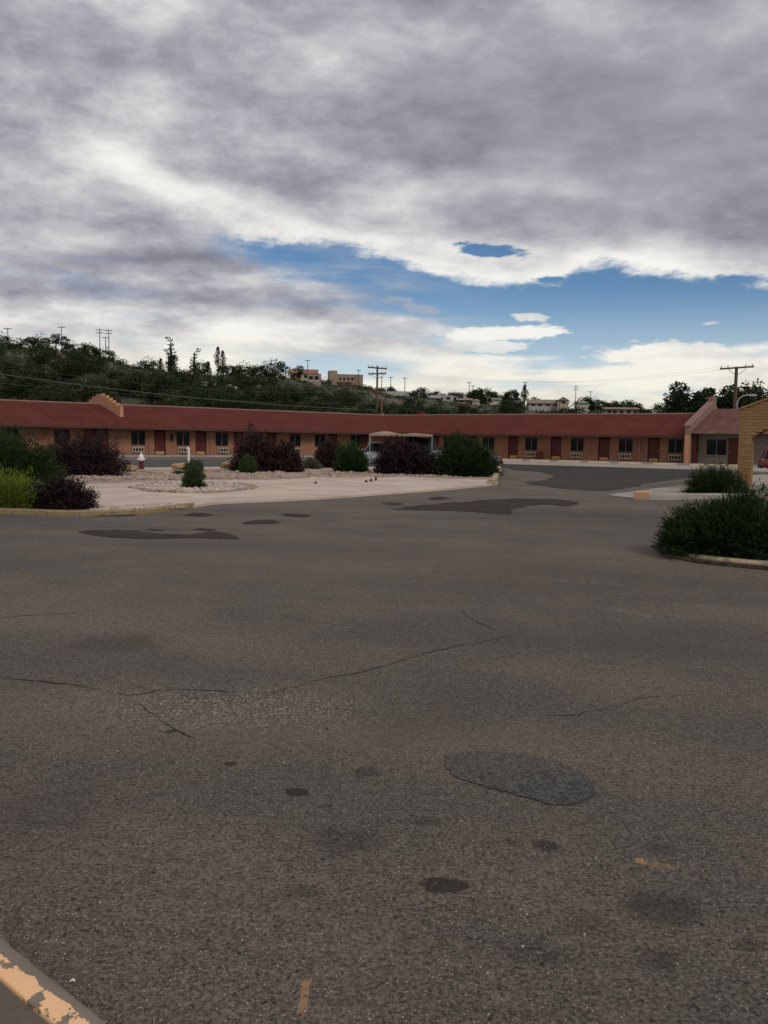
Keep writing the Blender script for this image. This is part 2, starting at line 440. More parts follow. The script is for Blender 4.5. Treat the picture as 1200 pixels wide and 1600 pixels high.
        # worn orange paint marks
        for (px, py, w_, h_, rt) in ((476, 1556, 8, 30, 0), (1000, 1345, 9, 5, 0), (1030, 1353, 24, 5, .5)):
            p = gp(px, py); a = gp(px + w_, py); t = gp(px, py - h_); u = gp(px, py + h_)
            dx = n.mul(n.sub(X, p.x), 1 / (a - p).length); dy = n.mul(n.sub(Y, p.y), 2 / (t - u).length)
            d = n.add(n.m('MAXIMUM', n.m('ABSOLUTE', dx), n.m('ABSOLUTE', dy)), n.mul(n.sub(n.noise(co, 38, 6, .7), .5), 2.4))
            base = n.mix(n.smooth(d, .7, .95, .7 if w_ < 20 else .3, 0), base, col(.46, .26, .13))
        # faded white parking lines, right
        for (a, b_, w_) in (((930, 945), (1070, 975), .055), ((790, 900), (1010, 917), .04), ((-20, 1086), (90, 1082), .03)):
            p, q = gp(*a), gp(*b_); d = (q - p); L = d.length; d /= L
            al = n.add(n.mul(n.sub(X, p.x), d.x), n.mul(n.sub(Y, p.y), d.y))
            ac = n.m('ABSOLUTE', n.sub(n.mul(n.sub(Y, p.y), d.x), n.mul(n.sub(X, p.x), d.y)))
            k = n.mul(n.smooth(ac, w_ * .6, w_ * 1.3, 1, 0), n.mul(n.smooth(al, 0, .3), n.smooth(al, L - .4, L, 1, 0)))
            k = n.mul(k, n.smooth(n.noise(co, 14, 6, .7), .48, .62, 0, .5))
            base = n.mix(k, base, col(.30, .29, .27))
    n.put(b.inputs['Base Color'], base)
    b.inputs['Roughness'].default_value = .92
    b.inputs['Specular IOR Level'].default_value = .18
    bump(n, b, h, 1.0, .009)
    return m
M['asphalt'] = asphalt_mat('worn_asphalt')
M['asphalt_patch'] = asphalt_mat('grey_asphalt_patch', False, .80, (.86, .97, 1.06), 1.0)
M['asphalt_new'] = asphalt_mat('newer_black_asphalt', False, .38, (.92, .98, 1.03), .2)
M['asphalt_back'] = asphalt_mat('back_lot_asphalt', False, .72, (.90, .98, 1.05), .4)
def wet_mat():
    m, n, b = newmat('damp_asphalt')
    co = n.new('ShaderNodeTexCoord').outputs['Object']
    f = n.noise(co, 30, 5, .6)
    n.put(b.inputs['Base Color'], n.mix(n.smooth(n.add(n.mul(f, .6), n.mul(n.noise(co, 2.5, 6, .65), .4)), .38, .62), col(.020, .015, .012), col(.066, .050, .040)))
    b.inputs['Roughness'].default_value = .85
    b.inputs['Specular IOR Level'].default_value = .10
    bump(n, b, f, .6, .005)
    return m
M['wet'] = wet_mat()
M['crack'] = simple('crack_grime', col(.034, .028, .024), .95, .3, 8, spec=.05)

def concrete_mat(name, c, stains=True, rust=False, scale=1.0):
    m, n, b = newmat(name)
    co = n.new('ShaderNodeTexCoord').outputs['Object']
    a = n.noise(co, .5 * scale, 6, .6, .4)
    f = n.noise(co, 40, 5, .6)
    base = n.mix(n.smooth(a, .35, .65), sc(c, .84), sc(c, 1.1))
    base = n.mix(n.smooth(f, .35, .75, 0, .3), base, sc(c, .6))
    if stains:
        base = n.mix(n.smooth(n.noise(co, 1.4 * scale, 8, .7, .8), .58, .72, 0, .5), base, sc(c, .5))
    if rust:
        base = n.mix(n.smooth(n.noise(co, .35, 5, .6, .5), .60, .72, 0, .5), base, col(.40, .20, .09))
        base = n.mix(n.smooth(n.noise(co, .27, 4, .5, .9), .62, .68, 0, .6), base, col(.60, .53, .47))
    n.put(b.inputs['Base Color'], base)
    b.inputs['Roughness'].default_value = .9
    b.inputs['Specular IOR Level'].default_value = .2
    bump(n, b, f, .4, .006)
    return m
M['pad'] = concrete_mat('pinkish_concrete', col(.55, .44, .36), True, True)
M['concrete'] = concrete_mat('grey_concrete', col(.34, .305, .27))
M['apron'] = concrete_mat('pale_concrete_apron', col(.34, .295, .25), True, False, .6)
M['gravel'] = concrete_mat('pinkish_gravel_bed', col(.38, .28, .22))
M['walk'] = concrete_mat('brown_grey_pavement', col(.145, .115, .086), True, False, 3)

def peel_mat(name, paint, under, amt=.5, scale=6.0, band=None):
    """old paint flaking off concrete; band = (lo, hi) keeps the paint to a strip of local Y"""
    m, n, b = newmat(name)
    co = n.new('ShaderNodeTexCoord').outputs['Object']
    f = n.noise(co, 60, 5, .6)
    cc = n.mix(n.smooth(n.noise(co, 2.2, 6, .6), .35, .7), sc(under, .82), sc(under, 1.12))
    cc = n.mix(n.smooth(f, .4, .75, 0, .35), cc, sc(under, .6))
    e = n.noise(co, scale, 7, .62, .6)
    msk = n.smooth(e, amt - .012, amt + .012)
    chips = n.smooth(n.noise(co, scale * 4.5, 5, .6, .3), .36, .375)
    if band:
        sp = n.new('ShaderNodeSeparateXYZ'); n.put(sp.inputs[0], co)
        y = n.add(sp.outputs[1], n.mul(n.sub(n.noise(co, scale * 2.5, 6, .6), .5), .050))
        y2 = n.sub(y, n.mul(sp.outputs[0], .035))
        msk = n.mul(n.smooth(y, band[0], band[0] + .003), n.smooth(y2, band[1] - .003, band[1], 1, 0))
        fl = n.smooth(n.add(n.noise(co, scale * 2.2, 6, .6), n.mul(sp.outputs[0], -.14)), .37, .38)
        msk = n.mul(msk, fl)
    msk = n.mul(msk, chips)
    pc = n.mix(n.noise(co, 3, 5, .6), sc(paint, .88), sc(paint, 1.1))
    n.put(b.inputs['Base Color'], n.mix(msk, cc, pc))
    b.inputs['Roughness'].default_value = .8
    bump(n, b, n.add(n.mul(f, .3), msk), .5, .003)
    return m
M['kerb_yellow'] = peel_mat('flaking_yellow_kerb_paint', col(.27, .19, .088), col(.20, .155, .10), .45, 7.0)
M['kerb_pale'] = peel_mat('flaking_pale_kerb_paint', col(.40, .31, .185), col(.25, .205, .15), .47, 9.0)
M['kerb_orange'] = peel_mat('orange_end_paint', col(.50, .30, .17), col(.34, .28, .22), .36, 3.0)
M['stop'] = peel_mat('cream_wheel_stop_paint', col(.60, .44, .29), col(.38, .32, .27), .40, 3.0)
KBAND = (-.106, -.056)
M['curb_near'] = peel_mat('flaking_peach_kerb_paint', col(.86, .51, .27), col(.215, .175, .135), .5, 7.0, KBAND)

L = {}
L['juniper_bright'] = leafmat('bright_juniper_leaf', col(.15, .21, .022), col(.06, .105, .013), col(.27, .36, .045))
L['juniper_dark'] = leafmat('dark_juniper_leaf', col(.013, .030, .008), col(.020, .042, .010), col(.038, .070, .016))
L['juniper_deep'] = leafmat('deep_juniper_leaf', col(.012, .030, .009), col(.020, .042, .010), col(.035, .062, .014))
L['barberry'] = leafmat('purple_barberry_leaf', col(.013, .0065, .0075), col(.021, .010, .0105), col(.036, .016, .018), .12)
L['barberry2'] = leafmat('maroon_barberry_leaf', col(.018, .010, .0095), col(.028, .013, .012), col(.046, .022, .021), .12)
L['sage'] = leafmat('grey_sage_leaf', col(.09, .10, .06), col(.12, .125, .085), col(.17, .17, .12))
L['arbor'] = leafmat('arborvitae_leaf', col(.028, .055, .014), col(.040, .075, .017), col(.07, .11, .025))
L['blue'] = leafmat('blue_green_leaf', col(.04, .062, .030), col(.06, .085, .042), col(.10, .125, .07))
L['tree_dark'] = leafmat('dark_tree_leaf', col(.016, .027, .009), col(.024, .036, .012), col(.036, .050, .016), .2)
L['tree_mid'] = leafmat('mid_tree_leaf', col(.020, .033, .010), col(.032, .048, .014), col(.050, .068, .021), .2)
L['tree_olive'] = leafmat('olive_tree_leaf', col(.045, .053, .022), col(.068, .074, .032), col(.10, .105, .048), .2)
L['tree_bright'] = leafmat('bright_tree_leaf', col(.045, .085, .015), col(.065, .115, .02), col(.10, .15, .03), .2)

# ------------------------------------------------------------------ object helpers
def link(o, parent=None):
    COL.objects.link(o)
    if parent is not None: o.parent = parent
    return o
def tag(o, label=None, cat=None, group=None, kind=None):
    if label: o['label'] = label
    if cat: o['category'] = cat
    if group: o['group'] = group
    if kind: o['kind'] = kind
    return o
def root(name, loc, label, cat, rz=0.0, group=None):
    o = bpy.data.objects.new(name, None)
    o.empty_display_size = .2
    o.location = loc; o.rotation_euler = (0, 0, rz)
    link(o); tag(o, label, cat, group)
    return o
def mesh(name, verts, faces, mat, parent=None, M4=None, smooth=False, mats=None):
    me = bpy.data.meshes.new(name)
    me.from_pydata([tuple(v) for v in verts], [], faces)
    me.update()
    me.materials.append(mat)
    if smooth:
        me.polygons.foreach_set('use_smooth', [True] * len(me.polygons))
    o = bpy.data.objects.new(name, me)
    if M4 is not None: o.matrix_local = M4
    return link(o, parent)
def share(name, me, parent=None, M4=None):
    o = bpy.data.objects.new(name, me)
    if M4 is not None: o.matrix_local = M4
    return link(o, parent)
def copy_tree(o, parent=None):
    c = o.copy(); COL.objects.link(c)
    if parent is not None: c.parent = parent
    for ch in o.children: copy_tree(ch, c)
    return c

class MB:
    """collects boxes, tubes and prisms into one mesh"""
    def __init__(s): s.bm = bmesh.new()
    def box(s, x0, x1, y0, y1, z0, z1, bev=0.0, M4=None):
        r = bmesh.ops.create_cube(s.bm, size=1)
        vs = r['verts']
        for v in vs:
            v.co = Vector((x0 + (v.co.x + .5) * (x1 - x0), y0 + (v.co.y + .5) * (y1 - y0), z0 + (v.co.z + .5) * (z1 - z0)))
        if bev:
            es = list({e for v in vs for e in v.link_edges})
            rr = bmesh.ops.bevel(s.bm, geom=es, offset=bev, segments=1, affect='EDGES')
            vs = rr['verts']
        if M4 is not None:
            for v in vs: v.co = M4 @ v.co
        return s
    def tube(s, pts, rad, n=8, cap=True):
        pts = [Vector(p) for p in pts]
        if not hasattr(rad, '__len__'): rad = [rad] * len(pts)
        rings = []
        for i, p in enumerate(pts):
            d = (pts[min(i + 1, len(pts) - 1)] - pts[max(i - 1, 0)]).normalized()
            a = d.orthogonal().normalized() if abs(d.z) < .99 else Vector((1, 0, 0))
            b = d.cross(a).normalized(); a = b.cross(d)
            rings.append([s.bm.verts.new(p + (a * math.cos(t) + b * math.sin(t)) * rad[i]) for t in [2 * math.pi * k / n for k in range(n)]])
        for r0, r1 in zip(rings, rings[1:]):
            for k in range(n): s.bm.faces.new((r0[k], r0[(k + 1) % n], r1[(k + 1) % n], r1[k]))
        if cap:
            s.bm.faces.new(rings[0][::-1]); s.bm.faces.new(rings[-1])
        return s
    def prism(s, outline, axis, a, b):
        """outline: list of 2D points; extruded along axis ('x','y','z') from a to b"""
        def P(u, v, w):
            return {'x': (w, u, v), 'y': (u, w, v), 'z': (u, v, w)}[axis]
        A = [s.bm.verts.new(P(u, v, a)) for u, v in outline]
        B = [s.bm.verts.new(P(u, v, b)) for u, v in outline]
        n = len(outline)
        s.bm.faces.new(A[::-1]); s.bm.faces.new(B)
        for k in range(n): s.bm.faces.new((A[k], A[(k + 1) % n], B[(k + 1) % n], B[k]))
        return s
    def build(s, name, mat, parent=None, M4=None, smooth=False):
        bmesh.ops.recalc_face_normals(s.bm, faces=s.bm.faces)
        me = bpy.data.meshes.new(name)
        s.bm.to_mesh(me); s.bm.free()
        me.materials.append(mat)
        if smooth: me.polygons.foreach_set('use_smooth', [True] * len(me.polygons))
        o = bpy.data.objects.new(name, me)
        if M4 is not None: o.matrix_local = M4
        return link(o, parent)

def slice_up(bm, step=2.3):
    xs = [v.co.x for v in bm.verts]; ys = [v.co.y for v in bm.verts]
    for ax, vals in ((0, xs), (1, ys)):
        t = min(vals) + step * .37
        while t < max(vals):
            co = Vector((t, 0, 0)) if ax == 0 else Vector((0, t, 0))
            no = Vector((1, 0, 0)) if ax == 0 else Vector((0, 1, 0))
            bmesh.ops.bisect_plane(bm, geom=bm.verts[:] + bm.edges[:] + bm.faces[:], plane_co=co, plane_no=no, dist=1e-4)
            t += step
    bmesh.ops.triangulate(bm, faces=bm.faces[:])

def sheet(name, pts, z, mat, parent=None, rag=0.0, sub=6, seed=0):
    """flat sheet from an outline (world XY), its edge roughened; parent None: a structure"""
    P = []
    n = len(pts)
    for i in range(n):
        p0, p1, p2, p3 = (Vector(pts[(i + k) % n][:2]) for k in (-1, 0, 1, 2))
        for k in range(sub):
            t = k / sub
            if sub > 1 and rag:
                q = .5 * ((2 * p1) + (p2 - p0) * t + (2 * p0 - 5 * p1 + 4 * p2 - p3) * t * t + (3 * p1 - p0 - 3 * p2 + p3) * t ** 3)
            else:
                q = p1.lerp(p2, t)
            if rag:
                v = mn.noise_vector(Vector((q.x * 2.2 + seed, q.y * 2.2, seed))) * rag + mn.noise_vector(Vector((q.x * 9 + seed, q.y * 9, 3.3))) * rag * .45 + mn.noise_vector(Vector((q.x * 31 + seed, q.y * 31, 7.3))) * min(rag, .03) * .45 + mn.noise_vector(Vector((q.x * 31 + seed, q.y * 31, 7.3))) * min(rag, .03) * .45
                q = q + Vector((v.x, v.y))
            P.append(q)
    bm = bmesh.new()
    f = bm.faces.new([bm.verts.new((q.x, q.y, z)) for q in P])
    if f.normal.z < 0: bmesh.ops.reverse_faces(bm, faces=[f])
    if 14 < f.calc_area() < 900: slice_up(bm)
    else: bmesh.ops.triangulate(bm, faces=bm.faces[:])
    bm.normal_update()
    for f in bm.faces:
        if f.normal.z < 0: f.normal_flip()
    me = bpy.data.meshes.new(name); bm.to_mesh(me); bm.free()
    me.materials.append(mat)
    o = bpy.data.objects.new(name, me)
    link(o, parent)
    if parent is None: o['kind'] = 'structure'
    return o

def sweep(path, profile):
    """profile (across, z) swept along a ground path; returns verts, faces"""
    V, Fc = [], []
    n, k = len(path), len(profile)
    for i, p in enumerate(path):
        d = (Vector(path[min(i + 1, n - 1)][:2]) - Vector(path[max(i - 1, 0)][:2])).normalized()
        nx = Vector((-d.y, d.x))
        for (u, z) in profile:
            V.append((p[0] + nx.x * u, p[1] + nx.y * u, z))
    for i in range(n - 1):
        for j in range(k - 1):
            Fc.append((i * k + j, i * k + j + 1, (i + 1) * k + j + 1, (i + 1) * k + j))
    Fc.append(tuple(range(k))[::-1]); Fc.append(tuple((n - 1) * k + j for j in range(k)))
    return V, Fc
def smoothpath(pts, sub=6):
    out = []
    n = len(pts)
    for i in range(n - 1):
        p0, p1, p2, p3 = (Vector(pts[min(max(i + k, 0), n - 1)][:2]) for k in (-1, 0, 1, 2))
        for k in range(sub):
            t = k / sub
            out.append(.5 * ((2 * p1) + (p2 - p0) * t + (2 * p0 - 5 * p1 + 4 * p2 - p3) * t * t + (3 * p1 - p0 - 3 * p2 + p3) * t ** 3))
    out.append(Vector(pts[-1][:2]))
    return out

# ------------------------------------------------------------------ terrain
RIDGE = [(-400, 530), (-200, 538), (0, 545), (60, 546), (120, 549), (160, 560), (200, 574), (300, 586), (400, 590), (450, 592), (500, 600),
         (570, 605), (620, 616), (700, 626), (800, 634), (900, 641), (1000, 647), (1100, 652), (1300, 656), (1700, 660)]
RT = [(azel(px, py)[0], math.tan(azel(px, py)[1])) for px, py in RIDGE]
def ridge_r(a):
    t = min(max((a + .45) / .9, 0), 1)
    return 262 + 70 * t
def th(a, r):
    if r < 100: return -.05
    if a <= RT[0][0]: k = RT[0][1]
    elif a >= RT[-1][0]: k = RT[-1][1]
    else:
        for (a0, k0), (a1, k1) in zip(RT, RT[1:]):
            if a0 <= a <= a1:
                k = k0 + (k1 - k0) * (a - a0) / (a1 - a0); break
    if abs(a) > .6: k = k * max(0.0, 1 - (abs(a) - .6) * 1.2) + .02 * min(1, (abs(a) - .6))
    Rr = ridge_r(a)
    H = k * Rr + EYE
    t = min(max((r - 100) / (Rr - 100), 0), 1)
    s = t * t * (3 - 2 * t) * .35 + t * .65
    x, y = r * math.sin(a), r * math.cos(a)
    b = mn.noise(Vector((x / 26, y / 26, 0))) * 1.3 + mn.noise(Vector((x / 9, y / 9, 4))) * .4
    h = H * s + b * math.sin(math.pi * min(t, 1)) * (1 if H > 6 else .5)
    if r > Rr: h = H - min((r - Rr) * .035, H + 2)
    return h - .05
def tp(px, r, dz=0):                 # point on the terrain along the direction of photo column px
    a = azel(px, 690)[0]
    return Vector((r * math.sin(a), r * math.cos(a), th(a, r) + dz))

def ground_mat():
    m, n, b = newmat('dry_hill_soil')
    co = n.new('ShaderNodeTexCoord').outputs['Object']
    a = n.noise(co, .05, 7, .6, .5); f = n.noise(co, .5, 8, .65); g = n.noise(co, .018, 4, .5, .8)
    base = n.mix(n.smooth(f, .35, .65), col(.058, .060, .030), col(.036, .044, .020))
    base = n.mix(n.smooth(a, .56, .64), base, col(.12, .088, .058))
    base = n.mix(n.smooth(g, .60, .66), base, col(.13, .075, .05))
    base = n.mix(n.smooth(n.noise(co, .35, 8, .7, 1.2), .59, .63, 0, .6), base, col(.17, .13, .10))
    n.put(b.inputs['Base Color'], base)
    b.inputs['Roughness'].default_value = .95
    bump(n, b, n.add(f, a), .8, .6)
    return m
def build_ground():
    V = [(0, 0, -.05)]; Fc = []
    rs = [30, 60, 90, 100, 110, 120, 132, 145, 158, 172, 186, 200, 214, 228, 242, 256, 264, 272, 282, 294, 306, 318, 332, 350, 380, 430, 520, 700, 1000, 1600, 2600, 5000]
    A = [-.62 + .01 * i for i in range(125)]
    A += [.62 + (2 * math.pi - 1.24) * i / 40 for i in range(1, 40)]
    n = len(A)
    for r in rs:
        for a in A:
            aa = (a + math.pi) % (2 * math.pi) - math.pi
            V.append((r * math.sin(a), r * math.cos(a), th(aa, r) if r > 95 else -.05))
    for k in range(n): Fc.append((0, 1 + (k + 1) % n, 1 + k))
    for i in range(len(rs) - 1):
        for k in range(n):
            p, q = 1 + i * n, 1 + (i + 1) * n
            Fc.append((p + k, p + (k + 1) % n, q + (k + 1) % n, q + k))
    o = mesh('ground', V, Fc, ground_mat(), smooth=True)
    bm = bmesh.new(); bm.from_mesh(o.data)
    for f in bm.faces:
        if f.normal.z < 0: f.normal_flip()
    bm.to_mesh(o.data); bm.free()
    o.data.polygons.foreach_set('use_smooth', [True] * len(o.data.polygons))
    o['kind'] = 'structure'
build_ground()

# ------------------------------------------------------------------ parking lot, pads, kerbs
lot = sheet('parking_lot', [(-75, -25), (75, -25), (75, 90), (-75, 90)], 0.0, M['asphalt'], sub=1)
def px_sheet(name, pts, z, mat, rag=.12, sub=6, parent=lot, seed=0):
    P = [gp(x, y, z) for x, y in pts]
    return sheet(name, P, z, mat, parent, rag, sub, seed)
px_sheet('newer_asphalt', [(772, 724), (900, 726), (1000, 730), (1100, 733), (1140, 738), (1090, 745), (1020, 754), (985, 762), (945, 767), (890, 765),
                    (835, 758), (822, 753), (855, 749), (862, 742), (835, 737), (800, 734)], .004, M['asphalt_new'], .35, 6)
px_sheet('back_lot_paving', [(-260, 722), (0, 721), (200, 719), (420, 717), (620, 714), (760, 720), (778, 728), (790, 740), (700, 744), (440, 742), (160, 748), (-300, 752)],
         .004, M['asphalt_back'], .05, 2)
px_sheet('asphalt_patch', [(697, 1184), (706, 1177), (760, 1174), (830, 1180), (885, 1196), (915, 1215), (926, 1236), (916, 1250), (885, 1257),
                         (845, 1253), (790, 1237), (740, 1224), (704, 1206)], .005, M['asphalt_patch'], .022, 22, seed=4)
for k, pts in enumerate([
    [(625, 796), (650, 790), (700, 786), (760, 781), (830, 779), (893, 783), (896, 791), (850, 789), (800, 795), (790, 803), (740, 800), (680, 797)],
    [(125, 831), (160, 828), (215, 829), (250, 834), (300, 835), (330, 830), (352, 833), (372, 841), (340, 842), (300, 840), (255, 841), (210, 841), (160, 838)],
    [(300, 827), (318, 825), (336, 827), (330, 829), (308, 829)],
    [(228, 827), (245, 826), (258, 828), (240, 829)],
    [(380, 817), (395, 813), (425, 812), (440, 815), (425, 818), (398, 819)],
    [(440, 804), (455, 802), (486, 805), (476, 808), (452, 807)],
    [(288, 804), (305, 801), (333, 804), (318, 807), (296, 806)],
    [(598, 787), (612, 785), (630, 787), (615, 789)],
    [(120, 800 + 4), (150, 803), (210, 803), (200, 806), (140, 806)],
    [(668, 778), (690, 776), (700, 779), (680, 781)]]):
    px_sheet('damp_patch', pts, .006, M['wet'], .10 if k else .25, 10, seed=k)

def crack(pts, w=.009, jit=.05, seed=0, z=.003):
    w *= .45
    P = [gp(x, y) for x, y in pts]
    q = []
    rnd = random.Random(seed)
    for a, b in zip(P, P[1:]):
        n = max(2, int((b - a).length / .025))
        for i in range(n): q.append(a.lerp(b, i / n))
    q.append(P[-1])
    V, Fc = [], []
    n = len(q)
    for i, p in enumerate(q):
        o = mn.noise_vector(p * 1.3 + Vector((seed, 0, 0))) * jit * 1.6 + mn.noise_vector(p * 7 + Vector((seed, 5, 0))) * jit * .7 + mn.noise_vector(p * 23 + Vector((seed, 5, 7))) * jit * .35
        d = (q[min(i + 1, n - 1)] - q[max(i - 1, 0)]).normalized(); nx = Vector((-d.y, d.x, 0))
        k = mn.noise(p * 3.1 + Vector((0, 0, seed)))
        ww = w * max(0.22, .75 + 1.8 * k) * rnd.uniform(.6, 1.35) * min(1, i / 8 + .1, (n - 1 - i) / 8 + .1)
        V += [tuple(p + o + nx * ww)[:2] + (z,), tuple(p + o - nx * ww)[:2] + (z,)]
    for i in range(n - 1): Fc.append((2 * i, 2 * i + 1, 2 * i + 3, 2 * i + 2))
    o = mesh('crack', V, Fc, M['crack'], lot)
    bm = bmesh.new(); bm.from_mesh(o.data)
    for f in bm.faces:
        if f.normal.z < 0: f.normal_flip()
    bm.to_mesh(o.data); bm.free()
for k, (pts, w) in enumerate([
    ([(-20, 1056), (40, 1061), (100, 1072), (170, 1083), (205, 1087), (240, 1082), (262, 1077), (300, 1079), (380, 1085), (430, 1084), (470, 1073), (520, 1058), (570, 1049),
      (620, 1034), (690, 1015), (760, 1003), (830, 985)], .010),
    ([(-10, 964), (60, 960), (120, 958), (180, 950), (240, 941)], .010),
    ([(205, 1087), (235, 1105), (262, 1122), (300, 1147), (330, 1160)], .006),
    ([(708, 1157), (740, 1142), (775, 1124), (810, 1119), (900, 1117), (960, 1104), (1010, 1092), (1100, 1088)], .007),
    ([(620, 1181), (630, 1176), (660, 1177), (684, 1184), (700, 1188)], .006),
    ([(600, 1141), (640, 1146), (690, 1156), (708, 1157)], .005),
    ([(430, 960), (470, 968), (540, 978), (620, 985)], .007),
    ([(725, 948), (735, 968), (762, 985), (785, 990)], .008),
    ([(0, 1180), (20, 1176), (60, 1174)], .005),
    ([(800, 868), (840, 866), (880, 860), (905, 860)], .012),
    ([(600, 842), (640, 846), (720, 850), (800, 846)], .012),
    ([(140, 1160), (190, 1150), (220, 1146), (262, 1130)], .004),
    ([(700, 1038), (760, 1030), (830, 1020), (900, 1018)], .005)]):
    crack(pts, w, .05, k * 3.7)

# the planted island: a low concrete pad
PADZ = .06
isl = [(-420, 793), (-150, 793), (0, 794), (90, 797), (150, 798), (230, 795), (275, 791), (305, 789), (345, 784), (440, 780), (520, 776), (600, 770), (700, 763), (772, 756),
       (776, 750), (780, 741), (779, 735), (740, 733), (600, 730), (440, 729), (190, 731), (0, 733), (-420, 736)]
P = smoothpath([gp(x, y, PADZ) for x, y in isl] + [gp(*isl[0], PADZ)], 4)
pb_ = MB().prism([(q.x, q.y) for q in P[:-1]], 'z', -.04, PADZ)
slice_up(pb_.bm)
pad = pb_.build('concrete_island', M['pad'])
pad['kind'] = 'structure'
sheet('gravel_bed', [gp(x, y, PADZ + .005) for x, y in [(-300, 792), (0, 791), (100, 790), (100, 768), (125, 757), (190, 754), (320, 750), (430, 749), (500, 744), (590, 743),
      (690, 747), (765, 748), (772, 738), (700, 735), (440, 731), (190, 733), (0, 735), (-300, 738)]], PADZ + .005, M['gravel'], pad, .15, 5)
sheet('gravel_bed', [gp(x, y, PADZ + .005) for x, y in [(140, 797), (225, 794), (275, 790), (262, 786), (200, 789), (150, 791)]], PADZ + .005, M['gravel'], pad, .10, 5)
sheet('gravel_bed', [gp(x, y, PADZ + .004) for x, y in [(212, 762), (235, 768), (300, 770), (370, 767), (394, 763), (375, 758), (310, 753), (240, 755)]], PADZ + .004, M['gravel'], pad, .08, 5)

def kerb(name, pts, label, mat, w=.16, h=.13, sub=6, z0=-.02, flip=1):
    path = smoothpath([gp(x, y, 0) for x, y in pts], sub)
    pr = [(0, z0), (0.0, h - .03), (.02 * flip, h), (flip * (w - .01), h), (flip * w, z0)]
    V, Fc = sweep([(p.x, p.y) for p in path], pr)
    o = mesh(name, V, Fc, mat)
    bm = bmesh.new(); bm.from_mesh(o.data); bmesh.ops.recalc_face_normals(bm, faces=bm.faces); bm.to_mesh(o.data); bm.free()
    o['label'] = label; o['category'] = 'kerb'
    return o
kerb('kerb', [(-420, 803), (-150, 803), (0, 803), (90, 806), (150, 806), (230, 803), (275, 797), (304, 793)], 'long yellow painted kerb with flaking paint in front of the junipers on the left',
     M['kerb_yellow'], .15, .11)
kerb('kerb', [(770, 759), (775, 757), (779, 748), (783, 740), (782, 735), (774, 732)], 'short curled yellow and white kerb end at the right tip of the concrete island', M['kerb_pale'], .22, .24)
kerb('kerb', [(1036, 858), (1046, 868), (1078, 876), (1120, 882), (1170, 887), (1230, 891), (1320, 893)], 'curved flaking kerb around the large juniper on the right', M['kerb_pale'], .14, .095)
sheet('planting_soil', [gp(x, y, .05) for x, y in [(1040, 858), (1078, 872), (1120, 878), (1170, 883), (1230, 887), (1330, 888), (1330, 800), (1180, 800), (1060, 835)]], .05,
      simple('planting_soil', col(.07, .055, .04), .95, .3, 3, bmp=.6), None, .02, 4)
# the right-hand walk with its orange kerb end
wk = [(950, 773), (990, 778), (1013, 779), (1095, 777), (1230, 778), (1330, 779), (1330, 733), (1250, 733), (1130, 748), (1085, 755), (1040, 761), (1000, 766)]
P = [gp(x, y, .02) for x, y in wk]
o = MB().prism([(q.x, q.y) for q in P], 'z', -.04, .02).build('driveway_slab', M['apron']); o['kind'] = 'structure'
o = kerb('kerb', [(1013, 781), (1060, 781), (1100, 780), (1180, 780), (1330, 780)], 'low grey concrete kerb running right behind the large juniper', M['concrete'], .18, .17, 3)
p0, p1 = gp(990, 780), gp(1014, 781)
d = (p1 - p0).normalized(); ang = math.atan2(d.y, d.x)
o = MB().box(0, (p1 - p0).length, 0, .55, -.02, .23, .015).build('kerb_block', M['kerb_orange'])
o.location = p0; o.rotation_euler.z = ang
tag(o, 'orange painted block ending the low kerb by the right driveway', 'kerb')

# near kerb, bottom left corner, and the pavement behind it
K0, K1 = gp(0, 1456, .15), gp(182, 1600, .15)
kd = (K1 - K0).normalized(); kang = math.atan2(kd.y, kd.x)
KM = Matrix.Translation((K0.x, K0.y, 0)) @ Matrix.Rotation(kang, 4, 'Z')
def kerb_local(px, py): return KM.inverted() @ gp(px, py, .15)
KW = -kerb_local(0, 1527).y
def near_kerb():
    V, Fc = [], []
    n = 160
    pr = [(.030, -.02), (.012, .05), (.006, .118), (-.006, .140), (-.020, .149), (-.04, .152), (-.07, .152), (-KW + .006, .151), (-KW + .002, .147), (-KW, .05)]
    for i in range(n + 1):
        x = -2.2 + i * .03
        for j, (u, z) in enumerate(pr):
            w = mn.noise(Vector((x * 4, j * .7, 1))) * .006 + mn.noise(Vector((x * 15, j, 5))) * .003
            V.append((x, u + (w if j < 5 else 0), z))
    k = len(pr)
    for i in range(n):
        for j in range(k - 1): Fc.append((i * k + j, (i + 1) * k + j, (i + 1) * k + j + 1, i * k + j + 1))
    o = mesh('kerb', V, Fc, M['curb_near'], None, KM, True)
    bm = bmesh.new(); bm.from_mesh(o.data)
    bmesh.ops.recalc_face_normals(bm, faces=bm.faces)
    if sum(f.normal.z for f in bm.faces) < 0: bmesh.ops.reverse_faces(bm, faces=bm.faces[:])
    bm.to_mesh(o.data); bm.free()
    tag(o, 'nearest kerb with flaking peach paint in the bottom left corner', 'kerb')
    return o
near = near_kerb()
o = mesh('pavement', [(-3, -3.2, .147), (4, -3.2, .147), (4, -KW - .006, .147), (-3, -KW - .006, .147)], [(0, 1, 2, 3)], M['walk'], None, KM)
o['kind'] = 'structure'

